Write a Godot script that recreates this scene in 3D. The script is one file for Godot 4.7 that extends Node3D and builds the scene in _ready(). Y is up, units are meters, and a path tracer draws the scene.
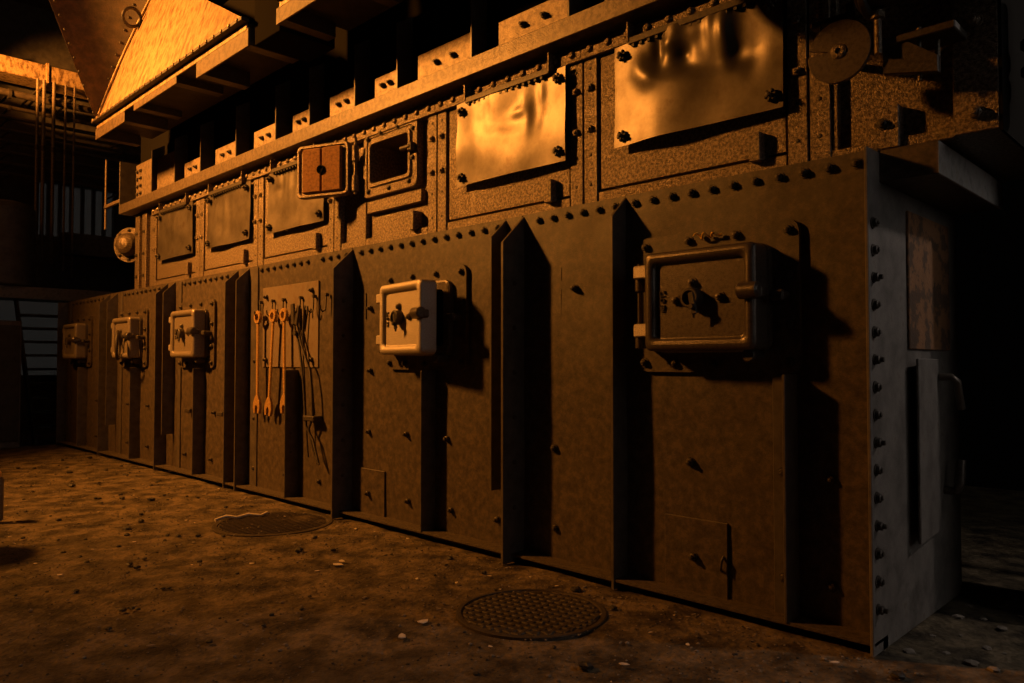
extends Node3D

# ------------------------------------------------------------------ bookkeeping
var origin_of := {}
var used := {}
var M := {}
var shared := {}
var rng := RandomNumberGenerator.new()
var noise_a := FastNoiseLite.new()

func numbered(n: String) -> String:
	if not used.has(n):
		used[n] = 0
		return n
	used[n] += 1
	return "%s_%03d" % [n, used[n]]

func thing(called: String, label: String, category: String, at := Vector3.ZERO, group := "") -> Node3D:
	var o := Node3D.new()
	o.name = numbered(called)
	add_child(o)
	o.position = at
	origin_of[o] = at
	tag(o, label, category, group)
	return o

func tag(o: Node, label: String, category: String, group := "", kind := "") -> void:
	if label: o.set_meta("label", label)
	if category: o.set_meta("category", category)
	if group: o.set_meta("group", group)
	if kind: o.set_meta("kind", kind)

func origin(o) -> Vector3:
	return origin_of[o] if origin_of.has(o) else Vector3.ZERO

# commit a SurfaceTool built in world coordinates as one named mesh under parent
func put(st: SurfaceTool, called: String, m: Material, parent: Node = self) -> MeshInstance3D:
	var o := MeshInstance3D.new()
	o.mesh = st.commit()
	o.material_override = m
	o.name = numbered(called) if parent == self else called
	parent.add_child(o, true)
	o.position = -origin(parent)
	return o

# place a shared mesh; pos in world coordinates
func inst(mesh: Mesh, called: String, m: Material, parent: Node, pos: Vector3, basis := Basis.IDENTITY) -> MeshInstance3D:
	var o := MeshInstance3D.new()
	o.mesh = mesh
	o.material_override = m
	o.name = numbered(called) if parent == self else called
	parent.add_child(o, true)
	o.transform = Transform3D(basis, pos - origin(parent))
	return o

func structure(st: SurfaceTool, called: String, m: Material, parent: Node = self) -> MeshInstance3D:
	var o := put(st, called, m, parent)
	if parent == self: o.set_meta("kind", "structure")
	return o

# ------------------------------------------------------------------ shapes
func ST() -> SurfaceTool:
	var st := SurfaceTool.new()
	st.begin(Mesh.PRIMITIVE_TRIANGLES)
	return st

func tri(st: SurfaceTool, a: Vector3, b: Vector3, c: Vector3, na: Vector3, nb: Vector3, nc: Vector3) -> void:
	if (b - a).cross(c - a).dot(na + nb + nc) > 0.0:
		var t := b; b = c; c = t
		t = nb; nb = nc; nc = t
	st.set_normal(na); st.add_vertex(a)
	st.set_normal(nb); st.add_vertex(b)
	st.set_normal(nc); st.add_vertex(c)

func flat(st: SurfaceTool, p: Array, outward: Vector3) -> void:
	var n: Vector3 = (p[1] - p[0]).cross(p[2] - p[0])
	if n.length() < 1e-12 and p.size() > 3: n = (p[2] - p[0]).cross(p[3] - p[0])
	n = n.normalized()
	if n.dot(outward) < 0: n = -n
	for i in range(1, p.size() - 1): tri(st, p[0], p[i], p[i + 1], n, n, n)

func box(st: SurfaceTool, c: Vector3, s: Vector3, bev := 0.0, b := Basis.IDENTITY) -> void:
	var h := s * 0.5
	bev = minf(bev, minf(h.x, minf(h.y, h.z)) * 0.9)
	var corner := func(sx, sy, sz, axis):
		var v := Vector3(sx * (h.x - (bev if axis != 0 else 0.0)), sy * (h.y - (bev if axis != 1 else 0.0)), sz * (h.z - (bev if axis != 2 else 0.0)))
		return c + b * v
	for s1 in [-1, 1]:
		flat(st, [corner.call(s1, -1, -1, 0), corner.call(s1, 1, -1, 0), corner.call(s1, 1, 1, 0), corner.call(s1, -1, 1, 0)], b * Vector3(s1, 0, 0))
		flat(st, [corner.call(-1, s1, -1, 1), corner.call(1, s1, -1, 1), corner.call(1, s1, 1, 1), corner.call(-1, s1, 1, 1)], b * Vector3(0, s1, 0))
		flat(st, [corner.call(-1, -1, s1, 2), corner.call(1, -1, s1, 2), corner.call(1, 1, s1, 2), corner.call(-1, 1, s1, 2)], b * Vector3(0, 0, s1))
	if bev <= 0.0: return
	for s1 in [-1, 1]:
		for s2 in [-1, 1]:
			flat(st, [corner.call(s1, s2, -1, 0), corner.call(s1, s2, 1, 0), corner.call(s1, s2, 1, 1), corner.call(s1, s2, -1, 1)], b * Vector3(s1, s2, 0))
			flat(st, [corner.call(s1, -1, s2, 0), corner.call(s1, 1, s2, 0), corner.call(s1, 1, s2, 2), corner.call(s1, -1, s2, 2)], b * Vector3(s1, 0, s2))
			flat(st, [corner.call(-1, s1, s2, 1), corner.call(1, s1, s2, 1), corner.call(1, s1, s2, 2), corner.call(-1, s1, s2, 2)], b * Vector3(0, s1, s2))
			for s3 in [-1, 1]:
				flat(st, [corner.call(s1, s2, s3, 0), corner.call(s1, s2, s3, 1), corner.call(s1, s2, s3, 2)], b * Vector3(s1, s2, s3))

func span(st: SurfaceTool, x0: float, x1: float, y0: float, y1: float, z0: float, z1: float, bev := 0.0) -> void:
	box(st, Vector3((x0 + x1) / 2, (y0 + y1) / 2, (z0 + z1) / 2), Vector3(absf(x1 - x0), absf(y1 - y0), absf(z1 - z0)), bev)

func frame_of(d: Vector3) -> Basis:
	d = d.normalized()
	var up := Vector3.UP if absf(d.y) < 0.95 else Vector3.RIGHT
	var x := up.cross(d).normalized()
	return Basis(x, d, x.cross(d).normalized())  # local y runs along d

# profile: Vector2(radius, height) along the local y axis
func lathe(st: SurfaceTool, at: Vector3, b: Basis, profile: Array, n := 16) -> void:
	for i in profile.size() - 1:
		var p: Vector2 = profile[i]
		var q: Vector2 = profile[i + 1]
		var d := q - p
		if d.length() < 1e-9: continue
		var nr := Vector2(d.y, -d.x).normalized()
		for k in n:
			var a0 := TAU * k / n
			var a1 := TAU * (k + 1) / n
			var e0 := Vector3(cos(a0), 0, sin(a0))
			var e1 := Vector3(cos(a1), 0, sin(a1))
			var n0 := b * (e0 * nr.x + Vector3(0, nr.y, 0))
			var n1 := b * (e1 * nr.x + Vector3(0, nr.y, 0))
			var p0 := at + b * (e0 * p.x + Vector3(0, p.y, 0))
			var p1 := at + b * (e1 * p.x + Vector3(0, p.y, 0))
			var q0 := at + b * (e0 * q.x + Vector3(0, q.y, 0))
			var q1 := at + b * (e1 * q.x + Vector3(0, q.y, 0))
			if p.x > 1e-6: tri(st, p0, p1, q1, n0, n1, n1)
			if q.x > 1e-6: tri(st, p0, q1, q0, n0, n1, n0)

func cyl(st: SurfaceTool, a: Vector3, b: Vector3, r: float, n := 14, bev := 0.0) -> void:
	var l := (b - a).length()
	bev = minf(bev, minf(r * 0.5, l * 0.4))
	var pr := [Vector2(0, 0), Vector2(r - bev, 0)]
	if bev > 0: pr.append(Vector2(r, bev)); pr.append(Vector2(r, l - bev)); pr.append(Vector2(r - bev, l))
	else: pr.append(Vector2(r, l))
	pr.append(Vector2(0, l))
	lathe(st, a, frame_of(b - a), pr, n)

func tube(st: SurfaceTool, pts: Array, r: float, n := 10) -> void:
	var rings := []
	var x := Vector3.ZERO
	for i in pts.size():
		var t: Vector3 = (pts[mini(i + 1, pts.size() - 1)] - pts[maxi(i - 1, 0)]).normalized()
		if i == 0: x = frame_of(t).x
		x = (x - t * x.dot(t)).normalized()
		var y := t.cross(x)
		var ring := []
		for k in n: ring.append(x * cos(TAU * k / n) + y * sin(TAU * k / n))
		rings.append(ring)
	for i in pts.size() - 1:
		for k in n:
			var k2 := (k + 1) % n
			var a: Vector3 = rings[i][k]; var b: Vector3 = rings[i][k2]; var c: Vector3 = rings[i + 1][k2]; var d: Vector3 = rings[i + 1][k]
			tri(st, pts[i] + a * r, pts[i] + b * r, pts[i + 1] + c * r, a, b, c)
			tri(st, pts[i] + a * r, pts[i + 1] + c * r, pts[i + 1] + d * r, a, c, d)
	for e in [[0, 1], [pts.size() - 1, pts.size() - 2]]:
		var out: Vector3 = pts[e[0]] - pts[e[1]]
		var ring := []
		for v in rings[e[0]]: ring.append(pts[e[0]] + v * r)
		flat(st, ring, out)

# polygon in the local xy plane, extruded along local z from 0 to depth, with an optional chamfer at the far face
func prism(st: SurfaceTool, poly: PackedVector2Array, x: Transform3D, depth: float, bev := 0.0) -> void:
	var ids := Geometry2D.triangulate_polygon(poly)
	var mid := Vector2.ZERO
	for p in poly: mid += p
	mid /= poly.size()
	var top := PackedVector2Array()
	for p in poly: top.append(p - (p - mid).normalized() * bev)
	var zn := x.basis.z
	for i in range(0, ids.size(), 3):
		for f in [[poly, 0.0, -zn], [top, depth, zn]]:
			var v := []
			for k in 3: v.append(x * Vector3(f[0][ids[i + k]].x, f[0][ids[i + k]].y, f[1]))
			flat(st, v, f[2])
	var ccw := not Geometry2D.is_polygon_clockwise(poly)
	for i in poly.size():
		var p := poly[i]
		var q := poly[(i + 1) % poly.size()]
		var d := (q - p).normalized()
		var nn := Vector2(d.y, -d.x) * (1.0 if ccw else -1.0)
		var w := x.basis * Vector3(nn.x, nn.y, 0)
		var p3 := x * Vector3(p.x, p.y, 0); var q3 := x * Vector3(q.x, q.y, 0)
		var p4 := x * Vector3(p.x, p.y, depth - bev); var q4 := x * Vector3(q.x, q.y, depth - bev)
		flat(st, [p3, q3, q4, p4], w)
		if bev > 0.0:
			flat(st, [p4, q4, x * Vector3(top[(i + 1) % poly.size()].x, top[(i + 1) % poly.size()].y, depth), x * Vector3(top[i].x, top[i].y, depth)], w + zn)

func rounded(w: float, h: float, r: float, n := 4) -> PackedVector2Array:
	var p := PackedVector2Array()
	for c in [[1, 1, 0.0], [-1, 1, 90.0], [-1, -1, 180.0], [1, -1, 270.0]]:
		for k in n + 1:
			var a := deg_to_rad(c[2] + 90.0 * k / n)
			p.append(Vector2(c[0] * (w / 2 - r) + cos(a) * r, c[1] * (h / 2 - r) + sin(a) * r))
	return p

# rounded rectangles strung together: steps are Vector3(inset, z, corner radius); closed by a face at the end
func loft(st: SurfaceTool, w: float, h: float, steps: Array, x: Transform3D, close_start := true, close_end := true) -> void:
	var loops := []
	for s in steps:
		var l := []
		for p in rounded(w - 2 * s.x, h - 2 * s.x, s.z): l.append(x * Vector3(p.x, p.y, s.y))
		loops.append(l)
	for i in loops.size() - 1:
		var d := Vector2(steps[i + 1].x - steps[i].x, steps[i + 1].y - steps[i].y)
		var nn := Vector2(d.y, d.x).normalized()  # (outwards, along z)
		for k in loops[i].size():
			var k2: int = (k + 1) % loops[i].size()
			var e: Vector3 = loops[0][k2] - loops[0][k]
			var o := e.cross(x.basis.z).normalized()
			flat(st, [loops[i][k], loops[i][k2], loops[i + 1][k2], loops[i + 1][k]], o * nn.x + x.basis.z * nn.y)
	if close_start: flat(st, loops[0], -x.basis.z)
	if close_end: flat(st, loops[-1], x.basis.z)

# a surface sheet from a function of (u, v); normals by differences, facing along 'out'; with a second face at -thick
func sheet(st: SurfaceTool, nu: int, nv: int, f: Callable, out: Vector3, thick := 0.004) -> void:
	var P := []
	var N := []
	for j in nv + 1:
		for i in nu + 1:
			var u := float(i) / nu; var v := float(j) / nv
			var p: Vector3 = f.call(u, v)
			var e := 0.25 / maxf(nu, nv)
			var du: Vector3 = f.call(u + e, v) - f.call(u - e, v)
			var dv: Vector3 = f.call(u, v + e) - f.call(u, v - e)
			var n := du.cross(dv).normalized()
			if n.dot(out) < 0: n = -n
			P.append(p); N.append(n)
	var w := nu + 1
	var back := -out.normalized() * thick
	for j in nv:
		for i in nu:
			var a := j * w + i; var b := a + 1; var c := a + w + 1; var d := a + w
			tri(st, P[a], P[b], P[c], N[a], N[b], N[c])
			tri(st, P[a], P[c], P[d], N[a], N[c], N[d])
			if thick > 0.0:
				tri(st, P[a] + back, P[b] + back, P[c] + back, -N[a], -N[b], -N[c])
				tri(st, P[a] + back, P[c] + back, P[d] + back, -N[a], -N[c], -N[d])
	if thick <= 0.0: return
	for e in [[0, nu, 1], [nv * w, nv * w + nu, 1], [0, nv * w, w], [nu, nv * w + nu, w]]:
		var mid: Vector3 = (P[e[0]] + P[e[1]]) / 2.0 - (P[0] + P[-1]) / 2.0
		var i: int = e[0]
		while i < e[1]:
			flat(st, [P[i], P[i + e[2]], P[i + e[2]] + back, P[i] + back], mid)
			i += e[2]

func turn_y(deg: float) -> Basis:
	return Basis(Vector3.UP, deg_to_rad(deg))

# ------------------------------------------------------------------ materials
func noise_tex(freq: float, octaves: int, stops: Array, sd: int, size := 512, gain := 0.68) -> NoiseTexture2D:
	var n := FastNoiseLite.new()
	n.seed = sd
	n.frequency = freq
	n.fractal_octaves = octaves
	n.fractal_gain = gain
	var t := NoiseTexture2D.new()
	t.width = size; t.height = size
	t.seamless = true
	t.noise = n
	var g := Gradient.new()
	var offs := PackedFloat32Array()
	var cols := PackedColorArray()
	for s in stops:
		offs.append(s[0]); cols.append(s[1].linear_to_srgb())
	g.offsets = offs; g.colors = cols
	t.color_ramp = g
	return t

func bump_tex(freq: float, octaves: int, strength: float, sd: int, size := 512) -> NoiseTexture2D:
	var n := FastNoiseLite.new()
	n.seed = sd
	n.frequency = freq
	n.fractal_octaves = octaves
	n.fractal_gain = 0.6
	var t := NoiseTexture2D.new()
	t.width = size; t.height = size
	t.seamless = true
	t.as_normal_map = true
	t.bump_strength = strength
	t.noise = n
	return t

func L(r: float, g: float, b: float) -> Color:
	return Color(r, g, b)

func mat(called: String, tex: Texture2D, bump: Texture2D, scale: float, rough: float, metal := 0.0, nscale := 1.0, spec := 0.5) -> StandardMaterial3D:
	var m := StandardMaterial3D.new()
	m.resource_name = called
	m.albedo_texture = tex
	m.roughness = rough
	m.metallic = metal
	m.metallic_specular = spec
	m.uv1_triplanar = true
	m.uv1_world_triplanar = true
	m.uv1_scale = Vector3.ONE * scale
	if bump:
		m.normal_enabled = true
		m.normal_texture = bump
		m.normal_scale = nscale
	M[called] = m
	return m

func plain(called: String, c: Color, rough: float, metal := 0.0) -> StandardMaterial3D:
	var m := StandardMaterial3D.new()
	m.resource_name = called
	m.albedo_color = c.linear_to_srgb()
	m.roughness = rough
	m.metallic = metal
	M[called] = m
	return m

func materials() -> void:
	var b_fine := bump_tex(0.16, 4, 5.0, 11, 1024)
	var b_mid := bump_tex(0.07, 5, 6.0, 12, 1024)
	var b_tar := bump_tex(0.11, 4, 8.0, 13, 1024)
	var b_floor := bump_tex(0.06, 6, 8.0, 14, 1024)
	mat("casing", noise_tex(0.016, 8, [[0.0, L(.016, .012, .009)], [0.3, L(.044, .034, .026)], [0.55, L(.068, .053, .040)], [0.78, L(.108, .080, .055)], [1.0, L(.045, .028, .017)]], 1, 1024, .75), b_fine, 0.8, 0.48, 0.0, 0.16)
	mat("stiffener", noise_tex(0.015, 5, [[0.0, L(.055, .047, .041)], [0.5, L(.095, .082, .072)], [1.0, L(.13, .11, .09)]], 2), b_fine, 1.1, 0.40, 0.2, 0.15)
	mat("tar_paint", noise_tex(0.045, 7, [[0.0, L(.02, .014, .01)], [0.32, L(.085, .065, .048)], [0.55, L(.185, .145, .108)], [0.75, L(.32, .25, .185)], [1.0, L(.15, .09, .05)]], 3, 1024), b_tar, 1.0, 0.33, 0.35, 0.5)
	mat("beam_steel", noise_tex(0.03, 6, [[0.0, L(.09, .065, .045)], [0.45, L(.22, .165, .12)], [0.7, L(.32, .25, .18)], [1.0, L(.16, .09, .05)]], 4), b_mid, 1.2, 0.45, 0.25, 0.35)
	mat("ledge_steel", noise_tex(0.03, 6, [[0.0, L(.05, .036, .026)], [0.45, L(.12, .092, .068)], [0.7, L(.18, .14, .1)], [1.0, L(.09, .055, .034)]], 30), b_mid, 1.2, 0.42, 0.25, 0.3)
	mat("sheet_metal", noise_tex(0.008, 6, [[0.0, L(.075, .06, .048)], [0.42, L(.13, .114, .098)], [0.7, L(.17, .15, .133)], [1.0, L(.10, .075, .057)]], 5), b_fine, 0.6, 0.42, 0.75, 0.05)
	mat("door_iron", noise_tex(0.06, 6, [[0.0, L(.055, .046, .039)], [0.4, L(.095, .080, .068)], [0.65, L(.12, .102, .088)], [1.0, L(.085, .06, .045)]], 6), b_tar, 1.4, 0.33, 0.45, 0.18)
	mat("door_pale", noise_tex(0.08, 6, [[0.0, L(.07, .06, .05)], [0.3, L(.30, .27, .24)], [0.6, L(.55, .50, .45)], [1.0, L(.32, .25, .19)]], 27, 1024, .75), b_tar, 1.4, 0.55, 0.8, 0.35)
	mat("door_mid", noise_tex(0.08, 6, [[0.0, L(.10, .085, .07)], [0.35, L(.21, .175, .14)], [0.65, L(.28, .235, .19)], [1.0, L(.19, .14, .1)]], 33), b_tar, 1.4, 0.40, 0.35, 0.3)
	mat("board_plate", noise_tex(0.014, 6, [[0.0, L(.12, .095, .075)], [0.5, L(.19, .155, .125)], [1.0, L(.15, .105, .07)]], 28), b_fine, 0.8, 0.45, 0.1, 0.15)
	mat("dark_iron", noise_tex(0.04, 4, [[0.0, L(.022, .018, .016)], [0.6, L(.06, .05, .042)], [1.0, L(.10, .074, .054)]], 7), b_mid, 2.0, 0.5, 0.3, 0.3)
	mat("rust_lining", noise_tex(0.03, 6, [[0.0, L(.08, .035, .012)], [0.4, L(.24, .11, .032)], [0.7, L(.34, .165, .05)], [1.0, L(.17, .075, .028)]], 8), b_tar, 2.2, 0.85, 0.0, 0.5)
	mat("rust_plate", noise_tex(0.012, 6, [[0.0, L(.05, .03, .02)], [0.42, L(.08, .042, .022)], [0.5, L(.18, .085, .035)], [0.75, L(.22, .10, .04)], [1.0, L(.1, .05, .028)]], 9), b_mid, 0.9, 0.8, 0.0, 0.3)
	mat("hopper_steel", noise_tex(0.02, 5, [[0.0, L(.06, .03, .013)], [0.3, L(.17, .105, .05)], [0.5, L(.34, .23, .12)], [0.72, L(.48, .345, .195)], [1.0, L(.17, .09, .04)]], 10), b_mid, 0.8, 0.48, 0.2, 0.2)
	M.hopper_steel.uv1_scale = Vector3(1.0, .5, 1.0)
	mat("rusty_fascia", noise_tex(0.02, 7, [[0.0, L(.025, .015, .009)], [0.35, L(.065, .042, .024)], [0.6, L(.13, .09, .054)], [1.0, L(.06, .034, .019)]], 29), b_mid, 1.2, 0.55, 0.2, 0.3)
	mat("hopper_shade", noise_tex(0.014, 6, [[0.0, L(.035, .022, .015)], [0.5, L(.07, .05, .035)], [0.8, L(.12, .075, .045)], [1.0, L(.06, .04, .025)]], 15), b_mid, 0.9, 0.6, 0.1, 0.25)  # darker copy of the hopper steel, with the cheek's shade in the colour
	mat("end_paint", noise_tex(0.012, 6, [[0.0, L(.07, .062, .056)], [0.45, L(.125, .112, .104)], [0.75, L(.165, .15, .138)], [1.0, L(.08, .055, .04)]], 16), b_fine, 0.8, 0.55, 0.0, 0.15)
	mat("pale_paint", noise_tex(0.02, 6, [[0.0, L(.16, .15, .145)], [0.5, L(.32, .30, .29)], [1.0, L(.24, .2, .17)]], 32), b_fine, 0.9, 0.6, 0.0, 0.15)
	mat("tool_steel", noise_tex(0.03, 5, [[0.0, L(.20, .10, .035)], [0.5, L(.50, .30, .095)], [0.8, L(.62, .41, .16)], [1.0, L(.32, .17, .06)]], 17), b_mid, 3.0, 0.4, 0.3, 0.3)
	mat("soil_floor", noise_tex(0.009, 8, [[0.0, L(.008, .006, .004)], [0.28, L(.034, .026, .017)], [0.45, L(.076, .059, .037)], [0.6, L(.115, .089, .056)], [0.76, L(.19, .145, .092)], [1.0, L(.05, .037, .024)]], 18, 1024, 0.68), b_floor, 0.36, 0.66, 0.0, 0.4, 0.4)
	mat("base_dirt", noise_tex(0.03, 7, [[0.0, L(.02, .015, .01)], [0.4, L(.05, .037, .025)], [0.7, L(.085, .063, .042)], [1.0, L(.04, .028, .018)]], 31), b_mid, 1.5, 0.75, 0.0, 0.6)
	mat("cast_cover", noise_tex(0.04, 5, [[0.0, L(.016, .012, .008)], [0.5, L(.045, .034, .023)], [1.0, L(.075, .056, .037)]], 19), b_mid, 2.0, 0.6, 0.1, 0.4)
	mat("pipe_paint", noise_tex(0.02, 5, [[0.0, L(.04, .032, .025)], [0.5, L(.085, .067, .052)], [1.0, L(.13, .1, .074)]], 21), b_fine, 1.0, 0.45, 0.2, 0.15)
	mat("dull_paint", noise_tex(0.015, 5, [[0.0, L(.02, .018, .016)], [0.5, L(.04, .035, .031)], [1.0, L(.062, .053, .045)]], 22), b_fine, 0.8, 0.6, 0.0, 0.15)
	mat("coal", noise_tex(0.05, 4, [[0.0, L(.010, .009, .008)], [1.0, L(.045, .038, .032)]], 23, 256), null, 4.0, 0.6)
	mat("rubble", noise_tex(0.03, 5, [[0.0, L(.10, .085, .07)], [0.5, L(.20, .17, .14)], [1.0, L(.30, .26, .22)]], 24, 256), null, 2.0, 0.9)
	mat("paper", noise_tex(0.03, 4, [[0.0, L(.45, .38, .30)], [1.0, L(.75, .68, .58)]], 25, 256), null, 4.0, 0.8)
	mat("letters", noise_tex(0.05, 4, [[0.0, L(.05, .042, .036)], [1.0, L(.10, .085, .072)]], 26, 256), null, 4.0, 0.5, 0.3)
	plain("shade_black", L(.012, .011, .010), 0.95)  # near black, puts shade into the colour where little light should show
	M.shade_black.metallic_specular = 0.12
	plain("yellow_wire", L(.75, .45, .06), 0.5)
	plain("lamp_housing", L(.06, .06, .06), 0.5, 0.4)

# ------------------------------------------------------------------ shared small meshes (local axis +z is the outward side)
func small_meshes() -> void:
	var zb := Basis(Vector3.RIGHT, PI / 2)  # local y -> +z
	var st := ST()
	lathe(st, Vector3.ZERO, zb, [Vector2(.016, 0), Vector2(.0145, .006), Vector2(.010, .0105), Vector2(0, .0125)], 8)
	shared.rivet = st.commit()
	st = ST()
	lathe(st, Vector3.ZERO, zb, [Vector2(.024, 0), Vector2(.024, .004), Vector2(.0, .004)], 12)
	lathe(st, Vector3(0, 0, .004), zb, [Vector2(.0175, 0), Vector2(.0175, .013), Vector2(.0145, .016), Vector2(0, .016)], 6)
	lathe(st, Vector3(0, 0, .018), zb, [Vector2(.009, 0), Vector2(.009, .007), Vector2(0, .009)], 8)
	shared.bolt = st.commit()
	st = ST()
	box(st, Vector3(0, 0, .008), Vector3(.034, .034, .016), .004)
	lathe(st, Vector3(0, 0, .015), zb, [Vector2(.009, 0), Vector2(.009, .010), Vector2(0, .011)], 8)
	shared.square_nut = st.commit()
	st = ST()  # clamp stud with a wing nut: washer, star-shaped nut, stud
	lathe(st, Vector3.ZERO, zb, [Vector2(.026, 0), Vector2(.026, .006), Vector2(0, .006)], 12)
	for k in 3: box(st, Vector3(0, 0, .018), Vector3(.058, .014, .02), .004, Basis(Vector3.BACK, PI / 3 * k + .2))
	lathe(st, Vector3(0, 0, .02), zb, [Vector2(.010, 0), Vector2(.010, .028), Vector2(0, .03)], 8)
	shared.clamp = st.commit()
	st = ST()  # long stud with a plain hexagon
	lathe(st, Vector3.ZERO, zb, [Vector2(.022, 0), Vector2(.022, .004), Vector2(0, .004)], 12)
	lathe(st, Vector3(0, 0, .005), zb, [Vector2(.018, 0), Vector2(.018, .015), Vector2(.014, .018), Vector2(0, .018)], 6)
	lathe(st, Vector3(0, 0, .02), zb, [Vector2(.010, 0), Vector2(.010, .016), Vector2(0, .018)], 8)
	shared.stud = st.commit()
	for v in 4:
		st = ST()
		rng.seed = 100 + v
		var rings := []
		for j in 4:
			var ring := []
			for k in 6:
				var a := TAU * k / 6 + rng.randf() * .5
				var rr: float = [0.75, 1.0, 0.85, 0.4][j] * rng.randf_range(.75, 1.2)
				ring.append(Vector3(cos(a) * rr, [-.05, .25, .6, .85][j] + rng.randf_range(-.08, .08), sin(a) * rr))
			rings.append(ring)
		for j in 3:
			for k in 6:
				var k2 := (k + 1) % 6
				var o: Vector3 = rings[j][k] + rings[j][k2]
				o.y = 0.3
				flat(st, [rings[j][k], rings[j][k2], rings[j + 1][k2]], o)
				flat(st, [rings[j][k], rings[j + 1][k2], rings[j + 1][k]], o)
		flat(st, rings[3], Vector3.UP)
		shared["lump%d" % v] = st.commit()
	for v in 3:
		st = ST()
		rng.seed = 200 + v
		var poly := PackedVector2Array()
		for k in 6:
			var a := TAU * k / 6
			poly.append(Vector2(cos(a) * rng.randf_range(.6, 1.2), sin(a) * rng.randf_range(.3, .7)))
		prism(st, poly, Transform3D(Basis(Vector3.RIGHT, -PI / 2 + rng.randf_range(-.15, .15)), Vector3.ZERO), .12)
		shared["chip%d" % v] = st.commit()

func rivet_row(parent: Node, a: Vector3, b: Vector3, n: int, m: Material, mesh := "rivet", called := "rivet", basis := Basis.IDENTITY, skip := []) -> void:
	for i in n:
		if i in skip: continue
		inst(shared[mesh], called, m, parent, a.lerp(b, float(i) / maxf(n - 1, 1)), basis * Basis(Vector3.BACK, i * 0.7))

# ------------------------------------------------------------------ set-up: camera, sky, lights
func setup() -> void:
	var cam := Camera3D.new()
	cam.name = "camera"
	cam.fov = 48.22
	cam.near = 0.05
	cam.far = 120.0
	add_child(cam)
	cam.look_at_from_position(Vector3(1.073, 1.1, 2.9993), Vector3(1.073 - .7045, 1.1 + .02882, 2.9993 - .70912))
	cam.current = true
	var we := WorldEnvironment.new()
	we.name = "environment"
	var e := Environment.new()
	e.background_mode = Environment.BG_COLOR
	e.background_color = Color(.98, .94, .89)
	e.ambient_light_source = Environment.AMBIENT_SOURCE_DISABLED
	e.tonemap_mode = Environment.TONE_MAPPER_LINEAR
	e.tonemap_exposure = 1.0
	e.sdfgi_enabled = true
	e.ssao_enabled = true
	e.ssil_enabled = true
	we.environment = e
	add_child(we)
	flood_lamp(Vector3(-7.9, 5.8, 5.0), Vector3(-5.9, 2.9, -.2), 45.0, Color(1.0, .618, .235), 185.0, .40, "large amber flood lamp hung in front of the furnace")
	flood_lamp(Vector3(-11.0, 5.3, 2.6), Vector3(-13.0, 5.76, -.1), 13.0, Color(1.0, .61, .225), 75.0, .1, "smaller amber flood lamp lighting the far duct")
	flood_lamp(Vector3(2.6, 3.6, -1.6), Vector3(.0, 1.0, -.5), 38.0, Color(1.0, .92, .86), 2.2, .08, "small pale flood lamp beyond the furnace's near end")

# a round flood lamp: housing, glowing lens, and the light just in front of the lens
func flood_lamp(at: Vector3, towards: Vector3, angle: float, c: Color, energy: float, r: float, label: String) -> void:
	var t := thing("flood_lamp", label, "lamp", at)
	var d := (towards - at).normalized()
	var fb := frame_of(d)
	var st := ST()
	lathe(st, at - d * .03, fb, [Vector2(0, 0), Vector2(r, 0), Vector2(r, .008), Vector2(0, .012)], 24)
	var m := StandardMaterial3D.new()
	m.resource_name = "lamp_glow"
	m.albedo_color = c
	m.emission_enabled = true
	m.emission = c
	m.emission_energy_multiplier = 12.0
	put(st, "lens", m, t)
	st = ST()
	lathe(st, at, fb, [Vector2(r * 1.05, -.01), Vector2(r * 1.12, -.01), Vector2(r * 1.12, -.05), Vector2(r * .6, -.3), Vector2(0, -.32)], 24)
	put(st, "housing", M.lamp_housing, t)
	st = ST()
	cyl(st, at - d * .2, Vector3(at.x - d.x * .2, 7.2, at.z - d.z * .2), .015, 8)
	put(st, "hanger", M.lamp_housing, t)
	var l := SpotLight3D.new()
	l.name = "light"
	l.light_color = c
	l.light_energy = energy
	l.light_size = r
	l.spot_angle = angle
	l.spot_angle_attenuation = 1.0
	l.spot_range = 60.0
	l.spot_attenuation = 2.0
	l.shadow_enabled = true
	t.add_child(l)
	l.look_at_from_position(at + d * .02, towards)

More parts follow.
